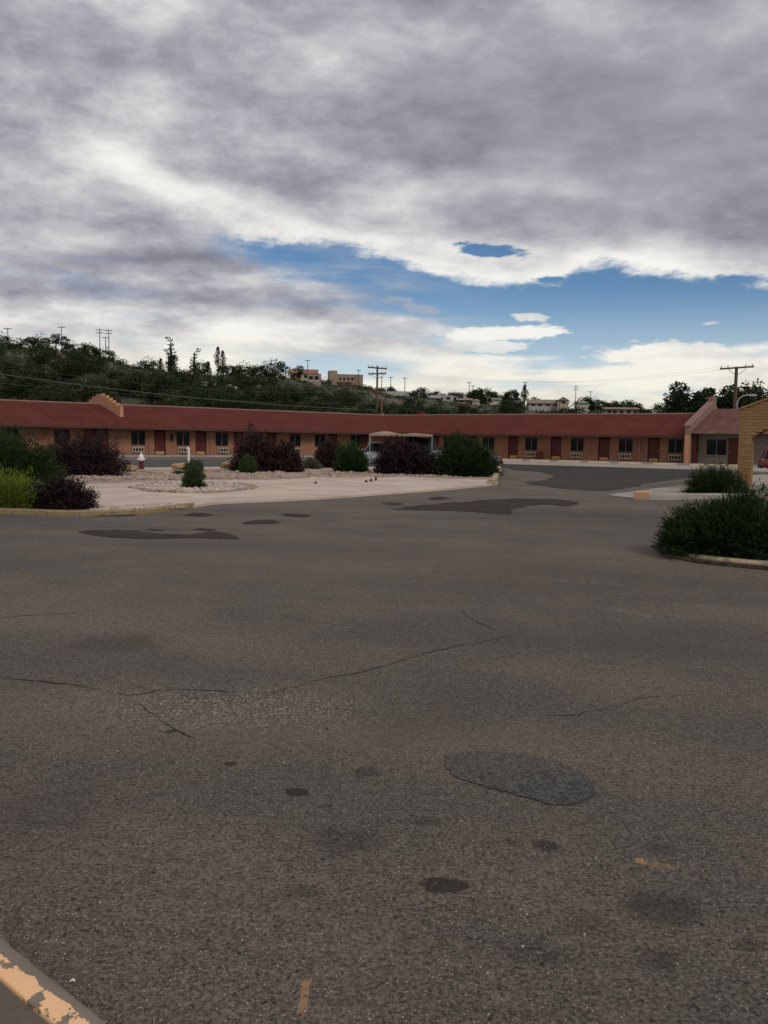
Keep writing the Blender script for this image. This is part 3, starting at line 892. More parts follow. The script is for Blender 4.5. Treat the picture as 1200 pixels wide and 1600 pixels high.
# ------------------------------------------------------------------ motel
def facade(name, length, h0, h1, openings, mat, parent, FM, thick=.2, x0=0.0):
    """wall with real openings: (xa, xb, za, zb)"""
    b = MB()
    xs = sorted({x0, length} | {o[0] for o in openings} | {o[1] for o in openings})
    for a, c in zip(xs, xs[1:]):
        if c - a < .005: continue
        mid = (a + c) / 2
        ops = sorted((o[2], o[3]) for o in openings if o[0] < mid < o[1])
        z = h0
        for (za, zb) in ops:
            if za > z + .01: b.box(a, c, 0, thick, z, za)
            z = max(z, zb)
        if z < h1: b.box(a, c, 0, thick, z, h1)
    bmesh.ops.remove_doubles(b.bm, verts=b.bm.verts, dist=.0005)
    return b.build(name, mat, parent, FM)

CN = Vector((0.35, 88.5, 0))
motel = root('motel', CN, 'long low orange motel with red shingle roof bending in an L behind the lot', 'motel')
uL = Vector((-.7885, -.615, 0)); nL = Vector((-.615, .7885, 0))       # along the left wing from the corner; inwards
uR = Vector((.845, -.534, 0)); nR = Vector((.534, .845, 0))
def frame(u, n):         # local X along the wall, Y inwards (into the building), Z up
    return Matrix(((u.x, n.x, 0, 0), (u.y, n.y, 0, 0), (0, 0, 1, 0), (0, 0, 0, 1)))
FL = frame(-uL, nL); FR = frame(uR, nR)
LENL, LENR = 62.0, 31.0
def wall_s(px, z=1.3, right=True, off=0.0):
    """distance along the wall from the corner where photo column px meets it"""
    u, n_ = (uR, nR) if right else (uL, nL)
    d = ray(px, 690); d2 = Vector((d.x, d.y, 0))
    C0 = CN + n_ * off
    # C0 + s u = t d
    det = u.x * -d2.y + u.y * d2.x
    return (-C0.x * -d2.y + -C0.y * d2.x) / det
ZD0, ZD1, ZW0, ZW1, ZA0, ZA1, ZSOF, ZEAVE, ZR = .12, 2.22, .98, 2.18, .36, .88, 2.36, 2.52, 4.69

# shared meshes for repeated pieces
def mk_mesh(mb, mat, name):
    bmesh.ops.recalc_face_normals(mb.bm, faces=mb.bm.faces)
    me = bpy.data.meshes.new(name); mb.bm.to_mesh(me); mb.bm.free(); me.materials.append(mat); return me
DW = .92
door_me = mk_mesh(MB().box(-DW/2, DW/2, .07, .11, 0, 2.05), M['red_door'], 'door')
dframe_me = mk_mesh(MB().box(-DW/2-.06, -DW/2, -.02, .12, 0, 2.1).box(DW/2, DW/2+.06, -.02, .12, 0, 2.1).box(-DW/2-.06, DW/2+.06, -.018, .12, 2.1, 2.16), M['door_frame'], 'door_frame')
kick_me = mk_mesh(MB().box(-DW/2+.05, DW/2-.05, .055, .069, .06, .34), M['kick'], 'kick_plate')
knob_me = mk_mesh(MB().tube([(DW/2-.09, .065, 1.0), (DW/2-.09, .01, 1.0)], .035, 8), M['chrome'], 'handle')
WW = 1.25
WH = ZW1 - ZW0
wframe_me = mk_mesh(MB().box(-WW/2, -WW/2+.06, -.02, .1, 0, WH).box(WW/2-.06, WW/2, -.02, .1, 0, WH).box(-WW/2+.06, WW/2-.06, -.018, .1, 0, .05)
                    .box(-WW/2+.06, WW/2-.06, -.018, .1, WH-.05, WH), M['win_frame'], 'frame')
mull_me = mk_mesh(MB().box(-.03, .03, -.015, .09, .05, WH-.05), M['white_frame'], 'mullion')
pane_me = mk_mesh(MB().box(-WW/2+.06, WW/2-.06, .05, .056, .05, WH-.05), M['glass'], 'pane')
curt_me = None
def curtain_mesh():
    V, Fc = [], []
    n = 40
    for i in range(n + 1):
        x = -WW/2 + .08 + (WW/2 - .1) * i / n
        y = .15 + .025 * math.sin(i * 1.15) + .008 * math.sin(i * 2.9)
        V += [(x, y, .05), (x, y, WH - .05)]
    for i in range(n): Fc.append((2*i, 2*i+2, 2*i+3, 2*i+1))
    me = bpy.data.meshes.new('curtain'); me.from_pydata(V, [], Fc); me.materials.append(M['curtain_cloth']); return me
curt_me = curtain_mesh()
AW, AH = 1.06, .46
def ac_mesh():
    b = MB()
    b.box(-AW/2, -AW/2+.07, -.16, .1, 0, AH); b.box(AW/2-.07, AW/2, -.16, .1, 0, AH)
    b.box(-AW/2+.07, AW/2-.07, -.158, .1, 0, .09); b.box(-AW/2+.07, AW/2-.07, -.158, .1, AH-.09, AH)
    for k in (1, 2, 3):
        x = -AW/2 + AW * k / 4
        b.box(x-.035, x+.035, -.156, .1, .09, AH-.09)
    return mk_mesh(b, M['ac'], 'air_conditioner')
ac_me = ac_mesh()
def ac_grille():
    b = MB()
    b.box(-AW/2+.07, AW/2-.07, -.09, -.08, .09, AH-.09)
    return mk_mesh(b, M['dark'], 'grille')
acg_me = ac_grille()

def place(kind, s, FM, left=False):
    """s along local X of the wing frame"""
    T = lambda z, dy=0: FM @ Matrix.Translation((s, dy, z))
    if kind == 'door':
        d = share('door', door_me, motel, T(ZD0))
        for nme, me in (('door_frame', dframe_me), ('kick_plate', kick_me), ('handle', knob_me)): share(nme, me, d)
    elif kind == 'window':
        wn = share('window', pane_me, motel, T(ZW0))
        for nme, me in (('frame', wframe_me), ('mullion', mull_me), ('curtain', curt_me)): share(nme, me, wn)
    elif kind == 'ac':
        a = share('air_conditioner', ac_me, motel, T(ZA0))
        share('grille', acg_me, a)
openL, openR = [], []
itemsL, itemsR = [], []
def addi(px, kind, right):
    s = wall_s(px, right=right)
    x = s if right else -s
    (itemsR if right else itemsL).append((kind, x))
for px in (802, 869, 944, 1022): addi(px, 'door', True)
s0 = wall_s(802); dd = wall_s(869) - s0
for px in (830.5, 902, 978, 1056): addi(px, 'window', True)
for px in (830.5, 902, 978, 1056): addi(px, 'ac', True)
for k in (1, 2, 3):
    itemsR.append(('door', s0 - dd * k)); itemsR.append(('window', s0 - dd * k + 1.72)); itemsR.append(('ac', s0 - dd * k + 1.72))
for px in (250, 314, 373, 424, 520): addi(px, 'door', False)
for px in (216, 286, 346.5, 400, 461, 500, 556): addi(px, 'window', False)
for px in (215, 286, 348, 400, 461): addi(px, 'ac', False)
for px in (97, 17): addi(px, 'window', False)
for px in (141, 160, 568, -25): addi(px, 'door', False)
for px in (-45, 18): addi(px, 'ac', False)
for lst, ops in ((itemsL, openL), (itemsR, openR)):
    for kind, x in lst:
        if kind == 'door': ops.append((x - DW/2 - .06, x + DW/2 + .06, ZD0, ZD0 + 2.16))
        if kind == 'window': ops.append((x - WW/2, x + WW/2, ZW0, ZW1))
        if kind == 'ac': ops.append((x - AW/2 + .03, x + AW/2 - .03, ZA0 + .02, ZA1 - .08))
facade('wall', 0, 0, ZSOF, openL, M['stucco'], motel, FL, .2, -LENL)
facade('wall', LENR + .1, 0, ZSOF, openR, M['stucco'], motel, FR, .2, 0)
# dark rooms behind the openings
MB().box(-LENL, -.5, .6, .7, .02, ZSOF).build('inner_wall', M['curtain'], motel, FL)
MB().box(.5, LENR, .6, .7, .02, ZSOF).build('inner_wall', M['curtain'], motel, FR)
for FM, lst in ((FL, itemsL), (FR, itemsR)):
    for kind, x in lst: place(kind, x, FM)
# pilasters between the rooms (slightly proud, darker stained)
for px in (-70, 30, 115, 187, 239):
    pass
MB().box(-.11, .11, -.06, -.003, 1.35, 1.95).build('notice_board', M['dark'], motel, FL @ Matrix.Translation((-wall_s(268, right=False), 0, 0)))

for px, rt in ((841.5, True), (921, True), (1000, True), (234, False), (330, False)):
    v = wall_s(px, right=rt); v = v if rt else -v
    MB().tube([(v, -.07, .14), (v, -.07, 2.1), (v, -.25, 2.3)], .04, 6).build('downpipe', M['stucco_light'], motel, FR if rt else FL)
# roof: one profile carried round the bend
bis = lambda s: (nL + nR).normalized() * (s / ((nL + nR).normalized().dot(nR)))
def roofpt(s, wing, dist):
    if wing == 'c': return bis(s)
    return (uL if wing == 'l' else uR) * dist + (nL if wing == 'l' else nR) * s
DEPTH = 16.0
def strip(name, prof, mat, lenl=LENL, lenr=LENR, uv=True):
    for w_, Ln, u_ in (('l', lenl, uL), ('r', lenr, uR)):
        V, Fc, UV = [], [], []
        acc = 0
        nseg = 24
        for i, (s, z) in enumerate(prof):
            if i: acc += math.dist(prof[i-1], prof[i])
            c = roofpt(s, 'c', 0); e = roofpt(s, w_, Ln)
            for k in range(nseg + 1):
                p = c.lerp(e, k / nseg)
                V.append((p.x, p.y, z + (.012 * mn.noise(Vector((p.x * .4, p.y * .4, i))) if 'roof' in name else 0))); UV.append((p.dot(u_), acc))
        m_ = nseg + 1
        for i in range(len(prof) - 1):
            for k in range(nseg): Fc.append((i*m_+k, i*m_+k+1, (i+1)*m_+k+1, (i+1)*m_+k))
        o = mesh(name, V, Fc, mat, motel)
        uvl = o.data.uv_layers.new(name='UVMap')
        for lp in o.data.loops: uvl.data[lp.index].uv = UV[lp.vertex_index]
EAVE = -1.2
strip('roof', [(EAVE, ZEAVE), (8.0, ZR), (DEPTH + .8, 2.6)], M['roof'])
strip('fascia', [(EAVE - .015, ZEAVE + .012), (EAVE - .018, ZSOF - .03), (EAVE + .03, ZSOF - .03), (EAVE + .03, ZSOF)], M['fascia'])
strip('soffit', [(EAVE + .03, ZSOF + .002), (.22, ZSOF + .002)], M['soffit'])
strip('ridge_cap', [(7.80, ZR - .035), (7.84, ZR + .035), (8.0, ZR + .075), (8.16, ZR + .035), (8.2, ZR - .035)], M['ridge'])
MB().box(-LENL, -8, DEPTH - .2, DEPTH, 0, 2.6).build('back_wall', M['stucco'], motel, FL)
MB().box(8, LENR, DEPTH - .2, DEPTH, 0, 2.6).build('back_wall', M['stucco'], motel, FR)

# stepped parapet crossing the left wing
def stepped():
    x = -wall_s(158, right=False, off=8.0)
    prof = []
    zr = lambda y: (ZEAVE + (ZR - ZEAVE) * (y - EAVE) / (8.0 - EAVE)) if y < 8 else ZR - (y - 8) * .24
    ys = [8 - 5.35, 8 - 4.5, 8 - 3.65, 8 - 2.8, 8 - 1.9, 8 - .8]
    zs = [4.42, 4.66, 4.92, 5.18, 5.42, 5.62]
    top = []
    for i, (y, z) in enumerate(zip(ys, zs)):
        if i: top.append((y, zs[i-1]))
        top.append((y, z))
    top2 = [(16 - y, z) for y, z in top[::-1]]
    out = [(ys[0], zr(ys[0]) - .05)] + top + top2 + [(16 - ys[0], zr(16 - ys[0]) - .05), (8.0, ZR - .05)]
    b = MB().prism(out, 'x', x - .16, x + .16)
    b.build('stepped_parapet', M['stucco_light'], motel, FL)
stepped()
# small red roof vent by the bend and a pale scuff of flashing
v = wall_s(656, right=True, off=8.4)
MB().box(-.35, .35, -.3, .3, -.3, .42, .03).build('roof_vent', M['roof'], motel, FR @ Matrix.Translation((v, 8.4, ZR)))

# sidewalks in front of both wings
for FM, a, b_, nm in ((FL, -LENL, -1.0, 'l'), (FR, 1.0, LENR + 14, 'r')):
    o = MB().box(a, b_, -2.2 if nm == 'l' else -1.9, -.003, -.03, .13, .01).build('sidewalk', M['concrete'], None, Matrix.Translation(CN) @ FM)
    o['kind'] = 'structure'
o = mesh('concrete_apron', [(6, -15.5, .008), (LENR + 15, -15.5, .008), (LENR + 15, -1.9, .008), (6, -1.9, .008)], [(0, 1, 2, 3)], M['apron'], None, Matrix.Translation(CN) @ FR)
o['kind'] = 'structure'

# wheel stops in front of the right wing
def make_stop():
    b = MB()
    b.prism([(-.10, 0), (-.085, .11), (-.05, .14), (.05, .14), (.085, .11), (.10, 0)], 'x', -.95, .95)
    return mk_mesh(b, M['stop'], 'wheel_stop')
stop_me = make_stop()
places = [(801, 'in front of the first door right of the green juniper'), (845, 'beside the dark red box'), (890, 'below the second window of the right wing'),
          (937, 'in front of the third door of the right wing'), (986, 'below the third window of the right wing'), (1040, 'beside the last door before the parapet pier'),
          (1099, 'in front of the taupe office window'), (1143, 'in front of the red office door')]
for px, lb in places:
    p = gp(px, 721.5 + (px - 800) * .0205, .10)
    s = wall_s(px, right=True, off=-3.1)
    o = bpy.data.objects.new('wheel_stop', stop_me); link(o)
    q = CN + uR * s + nR * -3.1
    o.location = (q.x, q.y, .008); o.rotation_euler.z = math.atan2(uR.y, uR.x) + random.uniform(-.02, .02)
    tag(o, 'cream wheel stop ' + lb, 'wheel stop', 'wheel stops along the right wing')
s = wall_s(843, right=True, off=-.5)
q = CN + uR * s + nR * -.5
t = MB().box(-.27, .27, -.2, .2, 0, .75, .02).build('red_box', M['red_door']); t.location = (q.x, q.y, .13); t.rotation_euler.z = math.atan2(uR.y, uR.x)
tag(t, 'dark red utility box against the wall right of the first air conditioner', 'box')

# ------------------------------------------------------------------ parapet pier and office
s_f = wall_s(1075, right=True, off=-1.25)
office = root('office', CN + uR * s_f, 'taupe office with faded red roof right of the sloping parapet', 'office', 0)
OT = FR
fz = lambda y: 3.42 + (y + 1.3) * (5.72 - 3.42) / (7.6 + 1.3)
b = MB().prism([(-1.55, -.02), (-1.55, 3.30), (-1.3, 3.42), (7.3, 5.68), (7.3, 6.25), (8.9, 6.25), (8.9, 5.5), (14, 4.0), (14, 0), (-.9, 0)], 'x', -.22, .22)
b.build('parapet', M['fin'], office, OT)
MB().prism([(-1.62, 3.30), (-1.55, 3.42), (-1.3, 3.54), (7.3, 5.80), (7.3, 5.68), (-1.3, 3.42), (-1.55, 3.30)], 'x', -.30, .30).build('parapet_cap', M['ridge'], office, OT)
MB().box(-.20, .20, -1.60, -1.553, 0.02, 2.55).build('painted_pier_face', M['stucco_light'], office, OT)
# the wall: window and red door
OW = 17.0
def oss(px, off=0): return wall_s(px, right=True, off=off) - s_f
wx, dx = oss(1120), oss(1148)
facade('wall', OW, 0, 2.75, [(wx - .85, wx + .85, .85, 2.25), (dx - .5, dx + .5, .12, 2.35)], M['office_wall'], office, OT, .2, .22)
fr = MB().box(-.85, -.79, -.02, .08, 0, 1.4).box(.79, .85, -.02, .08, 0, 1.4).box(-.79, .79, -.018, .08, 0, .05).box(-.79, .79, -.018, .08, 1.35, 1.4).box(-.03, .03, -.016, .08, .05, 1.35)
wn = MB().box(-.79, .79, .03, .036, .05, 1.35).build('window', M['glass'], office, OT @ Matrix.Translation((wx, 0, .85)))
fr.build('frame', M['white_frame'], wn)
MB().box(-.95, .95, -.08, -.004, -.08, -.01).build('sill', M['office_wall'], wn)
dr = MB().box(-.5, .5, .05, .1, 0, 2.2).build('door', M['red_door'], office, OT @ Matrix.Translation((dx, 0, .12)))
MB().tube([(-.4, .05, 1.0), (-.4, -.01, 1.0)], .035, 8).build('handle', M['chrome'], dr)
MB().box(.25, OW, .6, .7, .02, 2.7).build('inner_wall', M['curtain'], office, OT)
MB().box(.225, .60, -.9, -.1, .13, 2.72).build('maroon_panel', M['door_frame'], office, OT)
def offroof():
    prof = [(-1.25, 2.86), (7.9, 5.12), (16, 2.9)]
    V, Fc, UV = [], [], []
    acc = 0
    for i, (s, z) in enumerate(prof):
        if i: acc += math.dist(prof[i-1], prof[i])
        for k in range(21):
            x = .225 + (OW) * k / 20
            V.append((x, s, z + .012 * mn.noise(Vector((x, s, 2))))); UV.append((x, acc))
    for i in range(2):
        for k in range(20): Fc.append((i*21+k, i*21+k+1, (i+1)*21+k+1, (i+1)*21+k))
    o = mesh('roof', V, Fc, M['roof2'], office, OT)
    uvl = o.data.uv_layers.new(name='UVMap')
    for lp in o.data.loops: uvl.data[lp.index].uv = UV[lp.vertex_index]
offroof()
MB().box(.23, OW + .2, -1.29, -1.255, 2.68, 2.88).build('fascia', M['ridge'], office, OT)
MB().box(.23, OW + .2, -1.25, -.003, 2.72, 2.735).build('soffit', M['soffit'], office, OT)
mt = MB().box(-.12, .12, -.14, -.003, 1.1, 1.6, .01).tube([(0, -.07, 1.6), (0, -.07, 2.7)], .03, 6).tube([(0, -.07, 1.1), (0, -.07, .13)], .03, 6)
mt.build('electric_meter', M['wood_grey'], office, OT @ Matrix.Translation((oss(1091), 0, 0)))

# ------------------------------------------------------------------ foliage geometry
def quads_mesh(name, P, D, Ln, Wd, mat, rng):
    """leaf blades: base P, direction D, length Ln, width Wd"""
    n = len(P)
    r = rng.normal(size=(n, 3))
    S = np.cross(D, r); S /= (np.linalg.norm(S, axis=1, keepdims=True) + 1e-9)
    Ln = np.asarray(Ln).reshape(-1, 1); Wd = np.asarray(Wd).reshape(-1, 1)
    mid = P + D * Ln * .5
    V = np.empty((n, 4, 3))
    V[:, 0] = P; V[:, 1] = mid + S * Wd * .5; V[:, 2] = P + D * Ln; V[:, 3] = mid - S * Wd * .5
    me = bpy.data.meshes.new(name)
    me.vertices.add(4 * n); me.vertices.foreach_set('co', V.reshape(-1).astype(np.float32))
    me.loops.add(4 * n); me.loops.foreach_set('vertex_index', np.arange(4 * n, dtype=np.int32))
    me.polygons.add(n)
    me.polygons.foreach_set('loop_start', np.arange(0, 4 * n, 4, dtype=np.int32))
    me.polygons.foreach_set('loop_total', np.full(n, 4, dtype=np.int32))
    me.update(); me.validate()
    me.materials.append(mat)
    return me
def unit(v): return v / (np.linalg.norm(v, axis=-1, keepdims=True) + 1e-9)
def lumps(D, seed, k=5.0, amp=.25):
    out = np.zeros(len(D))
    rg = np.random.default_rng(seed)
    for _ in range(9):
        c = unit(rg.normal(size=3)); c[2] = abs(c[2])
        out += np.exp(k * (D @ c - 1)) * rg.uniform(-.6, 1.0)
    return 1 + amp * out

def shrub_mesh(name, rx, ry, h, mat, style, nb, nl, blade, wid, seed, lean=(0, 0)):
    """local origin at the base centre"""
    rg = np.random.default_rng(seed)
    th_ = rg.uniform(0, 2 * np.pi, nb)
    zz = rg.uniform(0.0, 1.0, nb) ** (1.0 if style != 'juniper' else 1.25)
    zz = np.clip(zz, 0.0, 1)
    hr = np.sqrt(1 - zz ** 2)
    D = np.stack([np.cos(th_) * hr, np.sin(th_) * hr, zz], 1)
    Rm = lumps(D, seed + 1, 8.0, .34 if style != 'cone' else .08) * rg.uniform(.62, 1.10, nb)
    T = D * Rm[:, None] * np.array([rx, ry, h])
    T[:, 0] += lean[0] * T[:, 2]; T[:, 1] += lean[1] * T[:, 2]
    if style == 'cone':
        q = T[:, 2] / h
        T[:, :2] = np.stack([np.cos(th_), np.sin(th_)], 1) * np.array([rx, ry]) * (np.sin(np.pi * np.clip(.18 + .82 * q, 0, 1)) ** .75)[:, None] * rg.uniform(.8, 1.02, nb)[:, None]
    T[:, 2] = np.maximum(T[:, 2], .02)
    B = np.stack([T[:, 0] * .18, T[:, 1] * .18, np.zeros(nb)], 1)
    C = np.stack([T[:, 0] * .72, T[:, 1] * .72, T[:, 2] * (.42 if style in ('juniper',) else .6)], 1)
    if style == 'juniper': C[:, 2] += .02
    t = rg.uniform(.30 if style != 'cone' else .6, 1.0, (nb, nl)) ** .8
    t3 = t[..., None]
    Pp = (1 - t3) ** 2 * B[:, None] + 2 * t3 * (1 - t3) * C[:, None] + t3 ** 2 * T[:, None]
    Tn = unit(2 * (1 - t3) * (C - B)[:, None] + 2 * t3 * (T - C)[:, None])
    P = Pp.reshape(-1, 3); Tn = Tn.reshape(-1, 3)
    n = len(P)
    if style == 'juniper':
        P = P + rg.normal(size=(n, 3)) * (.035 * h + .012)
        Dr = unit(Tn + rg.normal(size=(n, 3)) * .38 + np.array([0, 0, .22]))
    elif style == 'cone':
        P = P + rg.normal(size=(n, 3)) * .03
        Dr = unit(Tn * .6 + rg.normal(size=(n, 3)) * .5 + np.array([0, 0, .5]))
    elif style == 'grass':
        Dr = unit(Tn + rg.normal(size=(n, 3)) * .28 + np.array([0, 0, .3]))
    else:
        P = P + rg.normal(size=(n, 3)) * (.03 * h + .012)
        Dr = unit(Tn * .5 + rg.normal(size=(n, 3)) * .8)
    P[:, 2] = np.maximum(P[:, 2], .01)
    Ls = blade * rg.uniform(.5, 1.3, n); Ws = wid * rg.uniform(.6, 1.3, n)
    me = quads_mesh(name, P, Dr, Ls, Ws, mat, rg)
    return me, (B, C, T)
def stems(B, C, T, parent, rad, k, mat=None):
    b = MB()
    for i in range(min(k, len(B))):
        pts = [(1 - t) ** 2 * B[i] + 2 * t * (1 - t) * C[i] + t * t * T[i] for t in (0, .3, .6, .85)]
        b.tube([tuple(p) for p in pts], [rad, rad * .8, rad * .55, rad * .25], 5)
    return b.build('stem', mat or M['bark'], parent)

def shrub(px, py, wpx, hpx, mat, style, label, seed, nb=420, nl=34, blade=.09, wid=.018, depth=.9, z0=PADZ, name='shrub', cat='shrub', lean=(0, 0), ktop=0):
    p = gp(px, py, z0)
    hpx *= .92
    d = math.hypot(p.x, p.y)
    rx = wpx / 2 / F * d; h = hpx / F * d
    ry = rx * depth
    c = Vector((p.x, p.y, 0)) + Vector((p.x, p.y, 0)).normalized() * ry * .8
    rx *= (d + ry) / d * .97; h *= (d + ry * .8) / d * .97
    r = root(name, (c.x, c.y, z0), label, cat)
    me, (B, C, T) = shrub_mesh('foliage', rx, ry, h, L[mat], style, nb, nl, blade, wid, seed, lean)
    share('foliage', me, r)
    stems(B, C, T, r, .012 + .008 * h, 26)
    return r

shrub(-18, 797, 178, 62, 'juniper_bright', 'juniper', 'bright yellow green juniper at the left edge just behind the yellow kerb', 11, 620, 44, .085, .017, .75)
shrub(92, 797, 112, 48, 'barberry', 'leafy', 'low dark purple barberry between the bright green juniper and the concrete', 12, 560, 46, .055, .028, .8)
shrub(2, 768, 176, 83, 'juniper_dark', 'juniper', 'wide dark green juniper standing behind the bright green one at the left edge', 13, 1100, 46, .14, .028, .7, lean=(-.25, 0))
shrub(4, 757, 110, 74, 'juniper_dark', 'juniper', 'darker juniper mass filling the back of the wide one at the left edge', 131, 900, 44, .15, .03, .7)
shrub(126, 745, 134, 67, 'barberry2', 'leafy', 'large rounded maroon barberry below the stepped parapet', 14, 640, 44, .10, .045, .8)
shrub(80, 742, 60, 50, 'barberry2', 'leafy', 'ragged maroon barberry sprouting behind the wide dark juniper', 141, 260, 34, .10, .045, .8)
shrub(303, 763, 31, 40, 'blue', 'grass', 'small blue green spiky shrub in the middle of the stone ring', 15, 300, 26, .13, .018, 1.0)
shrub(290, 742, 44, 6, 'juniper_dark', 'juniper', 'flat green creeper on the gravel behind the stone ring', 151, 160, 24, .09, .02, 1.2)
shrub(303, 737, 26, 20, 'juniper_dark', 'juniper', 'small dark juniper beside the thin white post', 16, 200, 26, .10, .022, 1)
shrub(387, 741, 27, 34, 'arbor', 'cone', 'small egg shaped green arborvitae in front of the long purple hedge', 17, 600, 22, .07, .03, 1.0)
shrub(400, 737, 80, 58, 'barberry2', 'leafy', 'purple barberry directly behind the egg shaped arborvitae', 18, 520, 40, .12, .055, .8)
shrub(444, 738, 66, 46, 'barberry2', 'leafy', 'dark purple barberry right of the egg shaped arborvitae beside the sage', 19, 480, 40, .12, .055, .8)
shrub(488, 733, 28, 19, 'sage', 'grass', 'pale grey green sage clump between two dark purple barberries', 20, 240, 22, .16, .025, 1.0)
shrub(514, 731, 46, 44, 'barberry2', 'leafy', 'narrow purple barberry left of the round dark evergreen', 21, 380, 36, .12, .055, .8)
shrub(551, 738, 50, 50, 'juniper_deep', 'juniper', 'round very dark evergreen shrub left of the canopy cars', 22, 620, 36, .16, .035, .9)
shrub(634, 742, 96, 62, 'barberry', 'leafy', 'biggest blackish purple shrub in front of the tan canopy', 23, 820, 42, .13, .06, .8)
shrub(728, 745, 90, 68, 'juniper_dark', 'juniper', 'large mid green juniper near the tip of the concrete island', 24, 820, 40, .20, .04, .9)
shrub(700, 744, 46, 44, 'juniper_deep', 'juniper', 'lower dark juniper touching the left side of the large mid green one', 241, 320, 34, .18, .035, .9)
shrub(768, 745, 14, 12, 'sage', 'grass', 'dry grassy tuft by the yellow kerb end', 25, 90, 16, .12, .012, 1)
shrub(1118, 772, 96, 44, 'juniper_dark', 'juniper', 'smaller dark juniper left of the ochre block pillar', 26, 620, 40, .10, .02, .7, z0=.02)
shrub(1135, 872, 222, 96, 'juniper_dark', 'juniper', 'large spreading dark juniper inside the curved kerb on the right', 27, 1500, 62, .085, .014, .75, z0=.05)
shrub(1260, 880, 170, 84, 'juniper_dark', 'juniper', 'dark juniper cut off by the right edge beside the large one', 28, 700, 50, .085, .015, .75, z0=.05)

# stones and boulders
def rock_mesh(seed, sub=2, rough=.35, name='rock', mat=None, flat=.6):
    bm = bmesh.new(); bmesh.ops.create_icosphere(bm, subdivisions=sub, radius=1)
    for v in bm.verts:
        n_ = mn.noise(v.co * 1.1 + Vector((seed * 3.1, 0, 0))) + .5 * mn.noise(v.co * 2.7 + Vector((0, seed, 0)))
        v.co *= 1 + rough * n_
        v.co.z = max(v.co.z, -.55) * flat
    me = bpy.data.meshes.new(name); bm.to_mesh(me); bm.free(); me.materials.append(mat or M['rock'])
    return me
for k, (px, py, w_, h_, lb) in enumerate([(198, 737, 29, 11, 'tan flat topped boulder beside the large maroon barberry'), (283, 736, 32, 13, 'tan boulder behind the stone ring near the thin white post'),
                              (358, 734, 28, 14, 'tan boulder left of the egg shaped arborvitae')]):
    p = gp(px, py, PADZ)
    s_ = p.length / F
    o = bpy.data.objects.new('boulder', rock_mesh(k + 3, 3, .30, 'boulder')); link(o)
    o.location = (p.x, p.y + .3, PADZ + h_ * s_ * .45); o.scale = (w_ * s_ / 2, w_ * s_ / 2.4, h_ * s_ * .85); o.rotation_euler.z = .12 * k
    tag(o, lb, 'boulder')
def stone_field(name, pts, lo, hi, mat, seed, z):
    rg = random.Random(seed)
    base = [rock_mesh(s, 1, .3, 'tmp') for s in range(5)]
    vs = [[v.co.copy() for v in b.vertices] for b in base]
    fs = [[tuple(p.vertices) for p in b.polygons] for b in base]
    V, Fc = [], []
    for p in pts:
        k = rg.randrange(5); s = rg.uniform(lo, hi); q = Matrix.Rotation(rg.uniform(0, 6.28), 3, 'Z'); st = rg.uniform(.7, 1.3)
        off = len(V)
        for c in vs[k]:
            c2 = q @ Vector((c.x * st, c.y, c.z * .9)) * s
            V.append((p.x + c2.x, p.y + c2.y, z + s * .22 + c2.z))
        Fc += [tuple(i + off for i in f) for f in fs[k]]
    for b in base: bpy.data.meshes.remove(b)
    o = mesh(name, V, Fc, mat, pad)
    o['kind'] = 'stuff'
    return o
rg = random.Random(5)
ring = []
for i in range(150):
    a = rg.uniform(0, 2 * math.pi); e = rg.gauss(1, .035)
    ring.append(gp(303 + 91 * e * math.cos(a), 762 + 7.8 * e * math.sin(a), PADZ))
stone_field('ring_stone', ring, .05, .11, M['stone'], 1, PADZ)
inner = []
for i in range(420):
    a = rg.uniform(0, 2 * math.pi); e = math.sqrt(rg.uniform(0, 1)) * .97
    inner.append(gp(303 + 91 * e * math.cos(a), 762 + 7.8 * e * math.sin(a), PADZ))
stone_field('river_stone', inner, .04, .09, M['stone_pale'], 2, PADZ)
bed = []
for i in range(1500):
    x = rg.uniform(108, 482); y = rg.uniform(738, 752) - (x - 108) / 374 * 5
    if mn.noise(Vector((x / 40, y / 4, 0))) > -.22: bed.append(gp(x, y, PADZ))
stone_field('river_stone', bed, .05, .14, M['stone'], 3, PADZ)
bed = [gp(rg.uniform(480, 770), rg.uniform(737, 746), PADZ) for _ in range(500)]
stone_field('river_stone', bed, .05, .12, M['stone'], 4, PADZ)
bed = [gp(x, rg.uniform(789, 797) - max(0, (x - 230) * .06), PADZ) for x in [rg.uniform(140, 290) for _ in range(330)]]
stone_field('pebble', bed, .018, .045, M['stone_pale'], 5, PADZ)
